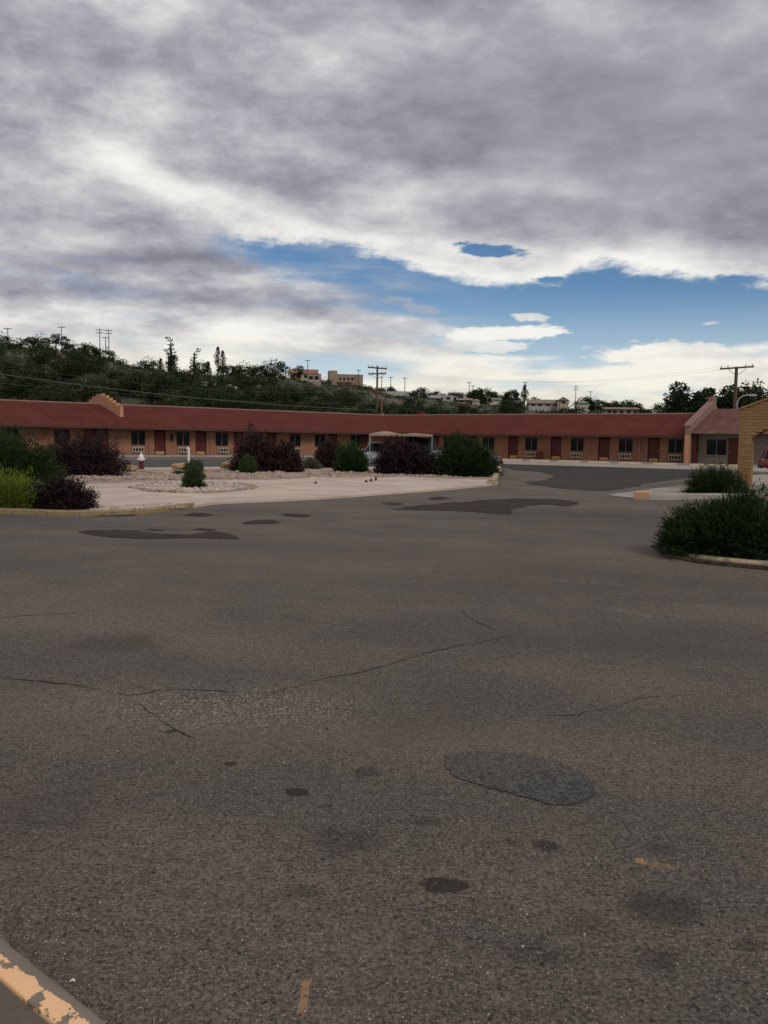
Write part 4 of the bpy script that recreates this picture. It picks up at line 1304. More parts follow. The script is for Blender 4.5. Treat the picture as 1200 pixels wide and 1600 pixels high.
# grit and loose stones lying on the worn asphalt
def grit():
    rr = random.Random(9)
    pts, V, Fc = [], [], []
    for i in range(8200):
        if rr.random() < .75:
            x, y = rr.uniform(-60, 1260), 1600 - abs(rr.gauss(0, 1)) * 260
        else: x, y = rr.uniform(180, 520), rr.gauss(1105, 22)
        if y < 900: continue
        q = gp(x, y)
        if kerb_local_w(q): continue
        if mn.noise(q * 1.7) < -.05 and rr.random() < .8: continue
        pts.append(q)
    tet = [Vector((1, 0, -.3)), Vector((-.5, .87, -.3)), Vector((-.5, -.87, -.3)), Vector((.1, .1, .75)), Vector((-.3, .2, .6))]
    for p in pts:
        s = rr.uniform(.0012, .0040) * (1.7 if rr.random() < .08 else 1) * (1.35 if p.y > 3.9 else 1)
        q = Matrix.Rotation(rr.uniform(0, 6.28), 3, 'Z'); st = rr.uniform(.6, 1.5)
        o = len(V)
        for c in tet:
            c2 = q @ Vector((c.x * st, c.y, c.z)) * s
            V.append((p.x + c2.x, p.y + c2.y, .001 + s * .3 + c2.z))
        Fc += [(o, o+1, o+3), (o+1, o+4, o+3), (o+1, o+2, o+4), (o+2, o, o+3, o+4)]
    m, n, b = newmat('loose_grit')
    rnd = n.new('ShaderNodeNewGeometry').outputs['Random Per Island']
    n.put(b.inputs['Base Color'], n.ramp(rnd, [(0, col(.05, .042, .036)), (.4, col(.11, .09, .075)), (.7, col(.26, .22, .19)), (1, col(.42, .38, .33))]))
    b.inputs['Roughness'].default_value = .8
    o = mesh('loose_grit', V, Fc, m, lot); o['kind'] = 'stuff'
KMI = KM.inverted()
def kerb_local_w(q):
    v = KMI @ Vector((q.x, q.y, 0)); return v.y < .02
grit()
# pale leaf-like scrap of litter against the near kerb
p = gp(108, 1537, 0.0)
V = [(0, 0, .004), (.018, .006, .012), (.034, .002, .006), (.030, .014, .016), (.014, .018, .018), (0, .012, .008)]
t = mesh('litter_scrap', V, [(0, 1, 4, 5), (1, 2, 3, 4)], M['white_paint'], None, Matrix.Translation((p.x, p.y, .002)) @ Matrix.Scale(.5, 4))
tag(t, 'tiny white scrap of litter lying against the nearest kerb', 'litter')

# ------------------------------------------------------------------ trees
def tree_proto(kind, seed, mat, n=1500, leaf=.30):
    """7 m tall model at the origin: trunk with limbs, crown of leaf clumps"""
    rg = np.random.default_rng(seed)
    H = 7.0
    clumps = []
    if kind == 'round':
        for _ in range(34):
            d = unit(rg.normal(size=3)); r = rg.uniform(.5, 1) ** .5
            clumps.append((np.array([0, 0, 3.7]) + d * np.array([2.7, 2.7, 2.8]) * r * .85, rg.uniform(.6, 1.15)))
    elif kind == 'spread':
        for _ in range(40):
            d = unit(rg.normal(size=3)); r = rg.uniform(.4, 1) ** .5
            clumps.append((np.array([0, 0, 3.7]) + d * np.array([3.6, 3.6, 2.7]) * r * .85, rg.uniform(.55, 1.2)))
    elif kind == 'open':
        for _ in range(20):
            d = unit(rg.normal(size=3)); r = rg.uniform(.35, 1)
            clumps.append((np.array([0, 0, 4.5]) + d * np.array([2.7, 2.7, 2.3]) * r * .9, rg.uniform(.35, .75)))
    elif kind == 'poplar':
        for k in range(26):
            z = .7 + 6.1 * k / 25; w = .75 * math.sin(min(1, (z + .4) / 7) * math.pi) ** .6 + .12
            clumps.append((np.array([rg.normal() * w * .4, rg.normal() * w * .4, z]), w * rg.uniform(.55, .9)))
    elif kind == 'thin':
        for k in range(15):
            z = 1.0 + 5.9 * k / 14
            if k > 8 and rg.random() < .25: continue
            clumps.append((np.array([rg.normal() * .16, rg.normal() * .16, z]), .30 * (1.25 - z / 8) + .05))
    elif kind == 'conifer':
        for k in range(30):
            z = .8 + 6.0 * k / 29; w = 2.0 * (1 - z / 7.3) + .1; a = rg.uniform(0, 6.28)
            clumps.append((np.array([math.cos(a) * w * .7, math.sin(a) * w * .7, z]), .25 + w * .32))
    elif kind == 'shrub':
        for _ in range(16):
            d = unit(rg.normal(size=3)); d[2] = abs(d[2])
            clumps.append((np.array([0, 0, .3]) + d * np.array([3.2, 3.2, 3.0]) * rg.uniform(.3, 1), rg.uniform(.7, 1.2)))
    P, D = [], []
    per = n // len(clumps)
    for c, r in clumps:
        k = int(per * rg.uniform(.7, 1.3))
        q = unit(rg.normal(size=(k, 3))) * (rg.uniform(.2, 1, (k, 1)) ** .45)
        P.append(c + q * r * np.array([1, 1, .8])); D.append(unit(q + rg.normal(size=(k, 3)) * .7 + np.array([0, 0, -.1])))
    P = np.concatenate(P); D = np.concatenate(D); m_ = len(P)
    P[:, 2] = np.maximum(P[:, 2], .1)
    me = quads_mesh('crown', P, D, leaf * rg.uniform(.6, 1.4, m_), leaf * .62 * rg.uniform(.6, 1.3, m_), mat, rg)
    b = MB()
    top = 6.2 if kind in ('poplar', 'thin', 'conifer') else 3.6
    if kind == 'shrub': top = 1.6
    b.tube([(0, 0, -.8), (.05, .03, top * .4), (-.05, .08, top * .75), (0, 0, top)], [.17, .14, .10, .04], 7)
    for c, r in clumps[::2]:
        if kind in ('thin', 'poplar'): continue
        z0 = min(top * .9, max(.4, c[2] * .5))
        b.tube([(0, 0, z0), (c[0] * .5, c[1] * .5, z0 + (c[2] - z0) * .6), tuple(c)], [.07, .045, .015], 5)
    tm = mk_mesh(b, M['bark'], 'trunk')
    return me, tm
PR = {}
for key, (kind, seed, mt_, n_, lf) in {
    'round1': ('round', 1, 'tree_dark', 2400, .36), 'round2': ('round', 2, 'tree_mid', 2400, .36), 'round3': ('round', 3, 'tree_olive', 2000, .36),
    'spread1': ('spread', 4, 'tree_dark', 2800, .38), 'spread2': ('spread', 5, 'tree_mid', 2800, .38), 'open1': ('open', 6, 'tree_dark', 1300, .34),
    'poplar1': ('poplar', 7, 'tree_dark', 1300, .26), 'thin1': ('thin', 8, 'tree_dark', 420, .22), 'conifer1': ('conifer', 9, 'tree_dark', 1500, .30),
    'shrub1': ('shrub', 10, 'tree_mid', 1700, .45), 'shrub2': ('shrub', 11, 'tree_olive', 1700, .45),
    'bright1': ('spread', 12, 'tree_bright', 2600, .30),
    'big1': ('spread', 21, 'tree_dark', 7500, .24), 'big2': ('round', 22, 'tree_dark', 6000, .24), 'big3': ('open', 23, 'tree_dark', 4200, .22)}.items():
    PR[key] = tree_proto(kind, seed, L[mt_], n_, lf)
TREE_N = [0]
def tree(key, loc, h, w, label, group=None, name='tree', cat='tree'):
    r = root(name, loc, label, cat, random.uniform(0, 6.28), group)
    s = h / 7.0
    r.scale = (s * w, s * w, s)
    share('crown', PR[key][0], r); share('trunk', PR[key][1], r)
    TREE_N[0] += 1
    return r
def sky_tree(px, ytop, wpx, key, label, r=None, base_dz=-.3, name='tree', cat='tree'):
    a = azel(px, 690)[0]
    r = r or ridge_r(a) - 6
    p = tp(px, r)
    hor = 690 + (px - 600) * math.tan(R(.86))
    ztop = EYE + (hor - ytop) / F * r * math.cos(a) / math.cos(a) / 1.0 / math.sqrt(1) * (1 / math.cos(a)) ** 0
    # exact: distance along the view axis is r*cos(a)
    ztop = EYE + (hor - ytop) / F * (r * math.cos(a))
    h = max(1.5, ztop - p.z + .2)
    natural = {'poplar1': 1.7, 'thin1': .8, 'conifer1': 4.2, 'spread1': 7.4, 'spread2': 7.4, 'bright1': 7.4, 'big1': 7.6}.get(key, 5.6)
    if key.startswith('big'): wpx *= 2.5
    elif key not in ('poplar1', 'thin1', 'conifer1', 'bright1'): wpx *= 1.35
    wm = wpx / F * (r * math.cos(a))
    if key not in ('poplar1', 'thin1', 'conifer1', 'bright1') and h < wm * .95:
        h = wm * .95; base_dz = ztop - h - p.z
    return tree(key, (p.x, p.y, p.z + base_dz), h, (wm / natural) / (h / 7.0), label, None, name, cat)

SK = [(6, 521, 34, 'round1', 'dark tree on the hill crest at the very left edge'),
      (42, 527, 40, 'spread1', 'low wide dark tree on the hill crest beside the pale roof'),
      (66, 523, 36, 'round1', 'rounded dark tree on the hill crest right of the pale roof'),
      (90, 522, 22, 'open1', 'sparse see-through tree beneath the first thin pole on the hill crest'),
      (104, 526, 18, 'open1', 'small sparse tree right of the first thin pole on the hill crest'),
      (120, 534, 30, 'round1', 'dark tree left of the paired poles on the hill crest'),
      (141, 536, 30, 'spread1', 'dark tree just left of the paired poles, its crown touching them'),
      (163, 543, 28, 'round1', 'dark tree at the foot of the paired poles'),
      (183, 556, 30, 'round1', 'dark tree where the hill crest drops right of the paired poles'),
      (208, 565, 30, 'spread2', 'mid green tree low on the crest left of the tallest thin poplar'),
      (234, 558, 32, 'round1', 'dark round tree directly left of the tallest thin poplar'),
      (252, 561, 16, 'conifer1', 'small pointed conifer next to the tallest thin poplar'),
      (268, 530, 14, 'thin1', 'tallest thin nearly bare poplar on the skyline'),
      (273, 556, 18, 'poplar1', 'leafy poplar at the foot of the tallest thin one'),
      (264, 548, 10, 'thin1', 'thin bare poplar just left of the tallest one'),
      (305, 547, 12, 'thin1', 'thin bare poplar midway between the tallest poplar and the twin poplars'),
      (312, 563, 24, 'round1', 'dark tree beneath the midway bare poplar'),
      (325, 566, 18, 'conifer1', 'dark pointed tree just left of the twin poplars'),
      (341, 543, 11, 'poplar1', 'left and taller of the twin dark poplars'),
      (348, 549, 10, 'poplar1', 'right and shorter of the twin dark poplars'),
      (362, 566, 26, 'spread2', 'mid green tree right of the twin poplars'),
      (383, 565, 34, 'round1', 'wide dark round tree midway from the twin poplars to the red roofed house'),
      (404, 570, 24, 'spread1', 'dark tree filling the dip left of the big round crest tree'),
      (428, 559, 38, 'round2', 'big dense round tree left of the red roofed hill house'),
      (468, 571, 18, 'open1', 'small sparse tree rising behind the red roofed hill house'),
      (492, 582, 14, 'round1', 'small dark tree at the right end of the red roofed hill house'),
      (505, 590, 22, 'round1', 'dark tree in the gap left of the tan tower building'),
      (535, 604, 26, 'spread1', 'dark tree in front of the tan tower building'),
      (573, 601, 16, 'round1', 'small dark tree right of the tan tower building'),
      (592, 604, 14, 'round1', 'small dark tree behind the tall double armed pole'),
      (608, 603, 20, 'spread1', 'flat dark tree behind the long grey roof'),
      (622, 609, 16, 'round1', 'small dark tree at the right end of the long grey roof'),
      (655, 604, 26, 'spread1', 'dark wide tree right of the long grey roof'),
      (668, 611, 20, 'round1', 'dark tree left of the two white houses'),
      (684, 609, 18, 'round1', 'dark tree rising behind the two white houses'),
      (738, 608, 24, 'spread1', 'dark tree right of the two white houses'),
      (757, 606, 28, 'round1', 'dark tree above the reddish bank'),
      (770, 612, 18, 'open1', 'sparse tree right of the reddish bank'),
      (786, 613, 22, 'round1', 'dark round tree left of the tall pointed one'),
      (806, 612, 16, 'open1', 'sparse tree leaning against the tall pointed one'),
      (818, 602, 22, 'conifer1', 'tall dark pointed tree in front of the long pale house'),
      (833, 620, 16, 'open1', 'small open tree at the left end of the long pale house'),
      (925, 620, 24, 'round1', 'dark tree right of the white gabled shed'),
      (942, 625, 20, 'spread1', 'dark low tree left of the pink house'),
      (975, 623, 34, 'spread1', 'dark tree behind the pink house'),
      (1000, 632, 20, 'round1', 'small dark tree right of the pink house'),
      (1022, 627, 30, 'round2', 'round tree left of the big cottonwoods'),
      (1044, 632, 22, 'spread1', 'low dark tree at the foot of the big cottonwoods')]
SK += [(640, 611, 20, 'spread1', 'low dark tree between the long grey roof and the white houses'),
      (712, 611, 18, 'round1', 'small round tree peeking over the brown house with a white end wall'),
      (748, 604, 30, 'spread1', 'widest dark tree above the reddish bank'),
      (797, 607, 22, 'spread1', 'spreading tree touching the left side of the tall pointed tree'),
      (854, 632, 18, 'shrub1', 'low green bush in front of the long pale house'),
      (912, 618, 26, 'spread1', 'spreading dark tree right beside the white gabled shed'),
      (958, 624, 30, 'spread1', 'dark spreading tree over the left end of the pink house'),
      (990, 628, 26, 'spread1', 'dark spreading tree over the right end of the pink house'),
      (1010, 634, 24, 'shrub1', 'green bush in the gap right of the pink house')]
for (px, yt, wp, key, lb) in SK: sky_tree(px, yt, wp, key, lb)
sky_tree(888, 628, 44, 'round1', 'dark bushy tree standing before the white gabled shed', 210)
sky_tree(545, 632, 78, 'bright1', 'bright green bushy tree top directly behind the bend of the motel', 118, -.05)
# big trees behind the office
for (px, yt, wp, key, lb) in [(1088, 586, 50, 'big3', 'open crowned tall tree left of the chimney like parapet top'), (1108, 590, 50, 'big3', 'tall airy tree behind the parapet top'),
                          (1128, 596, 50, 'big1', 'dense tall tree right behind the wide armed pole'), (1160, 598, 60, 'big2', 'dense dark tree above the office roof beside the street lamp'),
                          (1186, 590, 50, 'big3', 'airy tall tree rising over the ochre portico'), (1206, 580, 60, 'big1', 'tallest dense tree at the right edge of the photo'),
                          (1096, 622, 60, 'big1', 'low dense tree in front of the tall open trees left of the parapet'), (1064, 630, 40, 'big2', 'low dark tree at the left foot of the tall trees'),
                          (1126, 612, 50, 'big1', 'broad low tree filling behind the office ridge'), (1152, 606, 46, 'big1', 'broad tree at the foot of the wide armed pole'), (1184, 604, 50, 'big2', 'broad dark tree low behind the ochre portico'), (1072, 600, 30, 'big3', 'leftmost airy crown of the tall trees')]:
    sky_tree(px, yt, wp, key, lb, 128 + (px % 7) * 2)
# the wooded slope
rs_ = random.Random(42)
zones = [(-60, 200, 'on the wooded slope above the left end of the motel'), (200, 420, 'on the wooded slope below the poplars'), (420, 640, 'on the wooded slope below the tan tower building'),
         (640, 860, 'on the low slope below the white houses'), (860, 1080, 'on the low rise below the pink house')]
kinds = [('round1', 'dark round tree', 5.6), ('round2', 'mid green round tree', 5.4), ('spread1', 'dark spreading tree', 5.2), ('spread2', 'mid green spreading tree', 5.0), ('round3', 'olive tree', 4.4),
         ('shrub1', 'mid green bush', 5.6), ('shrub2', 'olive bush', 5.4)]
cnt = 0
HOUSES_PX = []
LIMITS = [(440, 505, 598), (505, 570, 604), (570, 632, 624), (664, 750, 630), (765, 782, 630), (824, 890, 640), (900, 918, 640), (944, 996, 650), (13, 45, 549)]
MARKS = [(-40, 'at the far left'), (10, 'below the pale crest roof'), (60, 'right below the pale roof'), (100, 'under the first thin crest pole'), (150, 'behind the stepped parapet'),
         (190, 'right of the stepped parapet'), (232, 'above the hydrant'), (270, 'below the tallest thin poplar'), (308, 'below the midway bare poplar'), (345, 'below the twin poplars'), (385, 'above the egg shaped arborvitae'),
         (428, 'below the big round crest tree'), (470, 'below the red roofed hill house'), (510, 'left below the tan tower building'), (550, 'right below the tan tower building'), (590, 'behind the double armed pole'),
         (630, 'right of the double armed pole'), (662, 'above the roof vent'), (700, 'below the white houses'), (742, 'by the reddish bank'), (780, 'left below the tall pointed tree'), (820, 'under the tall pointed tree'),
         (855, 'before the long pale house'), (900, 'before the white gabled shed'), (930, 'left of the pink house'), (970, 'before the pink house'), (1010, 'right of the pink house'), (1050, 'left of the sloping parapet')]
def slope_ok(px, r, a):
    Rr = ridge_r(a)
    f = (r - 100) / (Rr - 100)
    if 135 < px < 205 and .55 < f < .85 and rs_.random() < .8: return False
    if 715 < px < 780 and .3 < f < .7 and rs_.random() < .6: return False
    if px > 640 and f > .86 and rs_.random() < .9: return False
    if 560 < px < 650 and f > .72: return False
    if 440 < px < 580 and f > .78: return False
    return True
for (a0, a1, where) in zones:
    N = int((a1 - a0) / 220 * (60 if a0 < 640 else 72 if a0 < 860 else 50))
    k = 0; tries = 0
    while k < N and tries < 2000:
        tries += 1
        px = rs_.uniform(a0, a1); a = azel(px, 690)[0]; Rr = ridge_r(a)
        r = 108 + (Rr - 118) * rs_.random() ** .85
        if not slope_ok(px, r, a): continue
        key, nm, h = kinds[rs_.choices(range(7), [5, 4, 5, 4, 3, 4, 3] if a0 < 640 else [3, 2, 3, 2, 3, 4, 5])[0]]
        if a0 < 640 and r < 150: h *= .9
        if a0 < 640: h *= 1.0
        if a0 >= 640: h *= .85
        p = tp(px, r, -.3)
        bush = 'bush' in nm
        hh = h * rs_.uniform(.7, 1.3)
        hor = 690 + (px - 600) * math.tan(R(.86))
        ytop = hor - (p.z + hh * .98 - EYE) / (r * math.cos(a)) * F
        lim = max([y for (q0, q1, y) in LIMITS if q0 - 12 < px < q1 + 12], default=-1)
        if lim < 0:
            azr = math.tan(azel(px, 690)[1])
            for (q0, y0), (q1, y1) in zip(RIDGE, RIDGE[1:]):
                if q0 <= px <= q1: lim = y0 + (y1 - y0) * (px - q0) / (q1 - q0) - 12
        if ytop < lim: continue
        f_ = (r - 100) / (Rr - 100)
        rel = hh / h
        nm2 = ('small ' if rel < .86 else 'large ' if rel > 1.14 else '') + nm
        lb = nm2 + (' low ' if f_ < .28 else ' mid slope ' if f_ < .65 else ' near the crest ') + min(MARKS, key=lambda q: abs(q[0] - px))[1]
        tree(key, p, hh, rs_.uniform(.95, 1.45), lb, 'trees and bushes on the slope behind the motel', 'bush' if bush else 'tree', 'bush' if bush else 'tree')
        k += 1
# scrub between the trees
def scrub():
    rg = np.random.default_rng(3)
    P, D = [], []
    rr = random.Random(8)
    for i in range(5200):
        px = rr.uniform(-90, 1150); a = azel(px, 690)[0]
        if px > 640 and rr.random() < .35: continue
        r = 102 + (ridge_r(a) - 98) * rr.random() ** .8
        if mn.noise(Vector((px / 30, r / 14, 0))) < -.25: continue
        p = tp(px, r)
        s = rr.uniform(.5, 1.7)
        k = 18
        q = unit(rg.normal(size=(k, 3))); q[:, 2] = np.abs(q[:, 2]) * .7
        P.append(np.array(p) + q * s * rg.uniform(.3, 1, (k, 1))); D.append(unit(q + rg.normal(size=(k, 3)) * .6))
    P = np.concatenate(P); D = np.concatenate(D); n = len(P)
    me = quads_mesh('hillside_scrub', P, D, .45 * rg.uniform(.5, 1.4, n), .3 * rg.uniform(.5, 1.3, n), L['tree_mid'], rg)
    o = bpy.data.objects.new('hillside_scrub', me); link(o); o['kind'] = 'stuff'
scrub()

# ------------------------------------------------------------------ hill buildings
H = {}
H['tan'] = simple('tan_stucco', col(.28, .205, .15), .9, .08, .6)
H['white'] = simple('white_siding', col(.38, .36, .33), .8, .06, .6)
H['pink'] = simple('pink_siding', col(.29, .21, .185), .85, .08, .6)
H['cream'] = simple('cream_siding', col(.42, .36, .27), .85, .08, .6)
H['greyroof'] = simple('grey_metal_roof', col(.24, .235, .22), .6, .08, .5)
H['redroof'] = simple('red_tile_roof', col(.27, .13, .09), .8, .15, .6)
H['brownroof'] = simple('brown_shingle_roof', col(.23, .18, .14), .85, .12, .6)
H['win'] = M['dark']
def hill_house(px0, px1, ytop, ybase, dist, label, wall, roofm, roof='gable', roof_h=.35, wins=3, rz=0.0, cat='house', name='house', depth=7.0, ytopwall=None, down=4.0):
    """front spans photo columns px0..px1 at distance dist; base at ybase"""
    pc = (px0 + px1) / 2
    a = azel(pc, 690)[0]
    Yd = dist * math.cos(a)
    hor = 690 + (pc - 600) * math.tan(R(.86))
    w = (px1 - px0) / F * Yd
    z0 = EYE + (hor - ybase) / F * Yd
    zt = EYE + (hor - ytop) / F * Yd
    Ht = zt - z0
    hw = Ht * (1 - roof_h) if roof != 'flat' else Ht
    r = root(name, (dist * math.sin(a), Yd, z0), label, cat, -a * .6 + rz)
    MB().box(-w/2, w/2, 0, depth, -down, hw).build('wall', wall, r)
    if roof == 'flat':
        MB().box(-w/2 - .1, w/2 + .1, -.1, depth + .1, hw, hw + .12).build('roof', roofm, r)
    elif roof == 'gable':
        MB().prism([(-.5, hw), (depth/2, Ht), (depth + .5, hw), (depth/2, hw + .01)], 'x', -w/2 - .4, w/2 + .4).build('roof', roofm, r)
    elif roof == 'front':
        MB().prism([(-w/2 - .3, hw), (0, Ht), (w/2 + .3, hw)], 'y', -.4, depth + .4).build('roof', roofm, r)
    elif roof == 'hip':
        V = [(-w/2-.4, -.5, hw), (w/2+.4, -.5, hw), (w/2+.4, depth+.5, hw), (-w/2-.4, depth+.5, hw), (-w/2+w*.22, depth/2, Ht), (w/2-w*.22, depth/2, Ht)]
        mesh('roof', V, [(0, 1, 5, 4), (1, 2, 5), (2, 3, 4, 5), (3, 0, 4), (3, 2, 1, 0)], roofm, r)
    for k in range(wins):
        x = -w/2 + w * (k + .5 + .12 * math.sin(k * 5)) / wins
        ww = min(.7, w / wins * .3)
        wn = MB().box(x - ww, x + ww, -.03, .05, hw * .35, hw * .78).build('window', M['dark'], r)
        MB().box(x - ww - .08, x + ww + .08, -.06, -.031, hw * .28, hw * .345).build('sill', M['white_paint'], wn)
    return r, w, hw, Ht
# tan building with a square tower
r, w, hw, Ht = hill_house(526, 566, 587, 605, 292, 'tan flat roofed building with square tower on the hill skyline', H['tan'], H['tan'], 'flat', 0, 0, .12, 'building', 'tower_building', 9)
px_m = w / 40
MB().box(-w/2 - 13 * px_m, -w/2 - .02, -.6, 5, -4, Ht + 5.5 * px_m * 1.0).build('tower', H['tan'], r)
for k in range(4):
    x = -w/2 + w * (.08 + .155 * k)
    MB().box(x, x + .75, -.04, .05, Ht * .52, Ht * .74).build('window', M['dark'], r)
MB().box(-w/2 + w * .02, -w/2 + w * .5, -.9, .05, Ht * .0, Ht * .34).build('porch', M['soffit'], r)
MB().box(-w/2 - .1, -w/2 + w * .55, -1.2, -.05, Ht * .34, Ht * .42).build('porch_roof', H['tan'], r)
hill_house(452, 494, 577, 596, 285, 'cream hill house with red tile roof left of the tan tower building', H['cream'], H['redroof'], 'gable', .42, 4, 0, depth=8)
hill_house(480, 500, 586, 600, 270, 'small low pinkish building below the right end of the red roofed house', H['pink'], H['pink'], 'flat', 0, 2, 0, 'building', 'building', 6)
r, w, hw, Ht = hill_house(574, 628, 611, 626, 262, 'long low building with pale grey sloping roof behind the double armed pole', H['brownroof'], H['greyroof'], 'gable', .55, 3, -.25, 'building', 'long_building', 10)
hill_house(-20, 42, 536, 552, 262, 'low house with pale roof on the left hill crest', H['brownroof'], H['greyroof'], 'gable', .6, 3, 0, depth=8)
hill_house(668, 690, 617, 629, 285, 'small white house with pale roof left of its white neighbour', H['white'], H['greyroof'], 'gable', .5, 2, -.3, depth=8)
hill_house(691, 707, 619, 629, 280, 'white square house right of the small pale roofed house', H['white'], H['white'], 'flat', 0, 1, 0, depth=7)
hill_house(714, 736, 622, 632, 270, 'brown house with a white end wall above the reddish bank', H['brownroof'], H['brownroof'], 'gable', .4, 2, 0, depth=8)
hill_house(737, 748, 624, 634, 266, 'bright white shed above the reddish bank', H['white'], H['white'], 'front', .3, 0, 0, 'shed', 'shed', 5)
hill_house(700, 722, 613, 619, 320, 'far pale roofed house behind the white houses', H['white'], H['greyroof'], 'gable', .6, 0, 0, depth=8)
hill_house(768, 780, 622, 628, 290, 'small pale house between trees left of the tall pointed tree', H['white'], H['greyroof'], 'gable', .5, 1, 0, depth=6)
hill_house(826, 884, 624, 638, 262, 'long pale house with brown roof right of the tall pointed tree', H['white'], H['brownroof'], 'gable', .5, 5, 0, depth=9)
hill_house(870, 886, 621, 634, 258, 'brown roofed wing at the right end of the long pale house', H['cream'], H['brownroof'], 'front', .4, 1, 0, depth=9)
hill_house(901, 916, 626, 641, 230, 'white shed with a gabled front between dark trees', H['white'], H['white'], 'front', .3, 0, 0, 'shed', 'shed', 6)
hill_house(946, 994, 636, 650, 200, 'low pink house with flat brown roof above the right wing', H['pink'], H['brownroof'], 'gable', .28, 5, 0, depth=8)
# pale vehicles parked on the slope, a few pixels each
for k, (px, py) in enumerate([(52, 611), (74, 611), (101, 611), (137, 613), (47, 545), (322, 604), (334, 606), (359, 608), (367, 611), (404, 609)]):
    d0 = 175 if k != 4 else 250
    a = azel(px, 690)[0]; Yd = d0 * math.cos(a)
    hor = 690 + (px - 600) * math.tan(R(.86))
    z = EYE + (hor - py - 3) / F * Yd
    w_ = [.9, .6, .9, .6, .6, .5, .5, .45, .5, .4][k]
    r = root('parked_car', (d0 * math.sin(a), Yd, z), ['white car farthest left on the slope above the motel', 'small white van second from left on the slope', 'wide white car third from left on the slope',
        'white van directly above the stepped parapet', 'tiny white car on the hill crest near the pale roof', 'white car below the twin poplars, left one', 'white car below the twin poplars, right one',
        'pale car right of the twin poplars', 'pale car lowest among those right of the twin poplars', 'pale car below the big round crest tree'][k], 'car', random.uniform(-.3, .3))
    b = MB().prism([(-2*w_, .3), (-2*w_, .95), (-1.5*w_, 1.05), (-1.0*w_, 1.6), (.6*w_, 1.65), (1.2*w_, 1.05), (2*w_, .9), (2*w_, .3)], 'y', -.85, .85)
    b.build('body', H['white'], r)
    MB().prism([(-1.15*w_, 1.08), (-.95*w_, 1.5), (.55*w_, 1.53), (1.0*w_, 1.08)], 'y', -.87, .87).build('window', M['glass'], r)
    for s in (-1.3, 1.3):
        for q in (-.8, .8): MB().tube([(s*w_, q - .1, .32), (s*w_, q + .1, .32)], .32, 10).build('wheel', M['tyre'], r)
    if k > 4: r.scale = (.7, .7, .7)
    # a gravel shelf that carries the row
for nm, pa, pb, dz in (('terrace', 40, 150, 613), ('terrace', 312, 412, 609)):
    a0, a1 = azel(pa, 690)[0], azel(pb, 690)[0]
    V = []
    for a, px in ((a0, pa), (a1, pb)):
        hor = 690 + (px - 600) * math.tan(R(.86))
        for d0 in (171, 185):
            V.append((d0 * math.sin(a), d0 * math.cos(a), EYE + (hor - dz - 3.2) / F * 175 * math.cos(a)))
            V.append((d0 * math.sin(a), d0 * math.cos(a), -1))
    mesh(nm, V, [(0, 2, 6, 4), (0, 4, 5, 1), (2, 3, 7, 6), (0, 1, 3, 2), (4, 6, 7, 5)], bpy.data.materials['dry_hill_soil'])['kind'] = 'structure'

# ------------------------------------------------------------------ poles and wires
def pole(px, ytop, dist, label, arms, rad=.13, wood='wood', base=None, group=None, insul=True):
    a = azel(px, 690)[0]; Yd = dist * math.cos(a)
    hor = 690 + (px - 600) * math.tan(R(.86))
    zt = EYE + (hor - ytop) / F * Yd
    zb = th(a, dist) - .5 if base is None else base
    r = root('utility_pole', (dist * math.sin(a), Yd, zb), label, 'utility pole', -a * .5, group)
    h = zt - zb
    MB().tube([(0, 0, 0), (.02, 0, h * .5), (0, 0, h)], [rad * 1.25, rad * 1.1, rad * .8], 8).build('pole', M[wood], r)
    for (dz, ln, sk) in arms:
        z = h - dz
        b = MB(); b.box(-ln/2, ln/2, -.08 - rad, .06 - rad, -.09, .09)
        bmesh.ops.rotate(b.bm, verts=b.bm.verts, cent=(0, 0, 0), matrix=Matrix.Rotation(sk, 3, 'Y'))
        o = b.build('crossarm', M[wood], r); o.location = (0, 0, z)
        if insul:
            q = MB()
            for k in (-.46, -.26, .26, .46): q.tube([(ln * k, -.12, .09 - math.sin(sk) * ln * k), (ln * k, -.12, .30 - math.sin(sk) * ln * k)], .055, 6)
            q.build('insulator', M['galv'], o)
    return r, zt
mp, ztop = pole(588, 573, 118, 'tall double armed utility pole behind the bend of the motel', [(.35, 2.7, .06), (1.15, 2.5, -.04)], .15)
br = MB()
for s in (-1, 1): br.tube([(s * 1.0, -.2, ztop - mp.location.z - 1.25), (0, -.2, ztop - mp.location.z - 1.9)], .03, 5)
br.build('brace', M['wood'], mp)
a_ = azel(595.5, 690)[0]
r2 = root('utility_pole', (118 * math.sin(a_), 117.4, -.5), 'short brown stub pole standing right beside the tall double armed pole', 'utility pole')
MB().tube([(0, 0, 0), (0, 0, 8.1)], [.16, .13], 8).build('pole', simple('reddish_pole_wood', col(.20, .10, .06), .9, .3, 3), r2)
MB().box(-.35, .35, -.25, .1, 5.9, 6.05).build('bracket', M['galv'], r2)
rp, rz_ = pole(1145, 575, 100, 'thick utility pole with one long tilted crossarm behind the office', [(.12, 3.5, -.07)], .20, 'wood')
q = MB()
for s in (-1, 1): q.tube([(s * .95, -.25, rz_ - rp.location.z - .25), (0, -.25, rz_ - rp.location.z - 1.0)], .03, 5)
q.build('brace', M['wood'], rp)
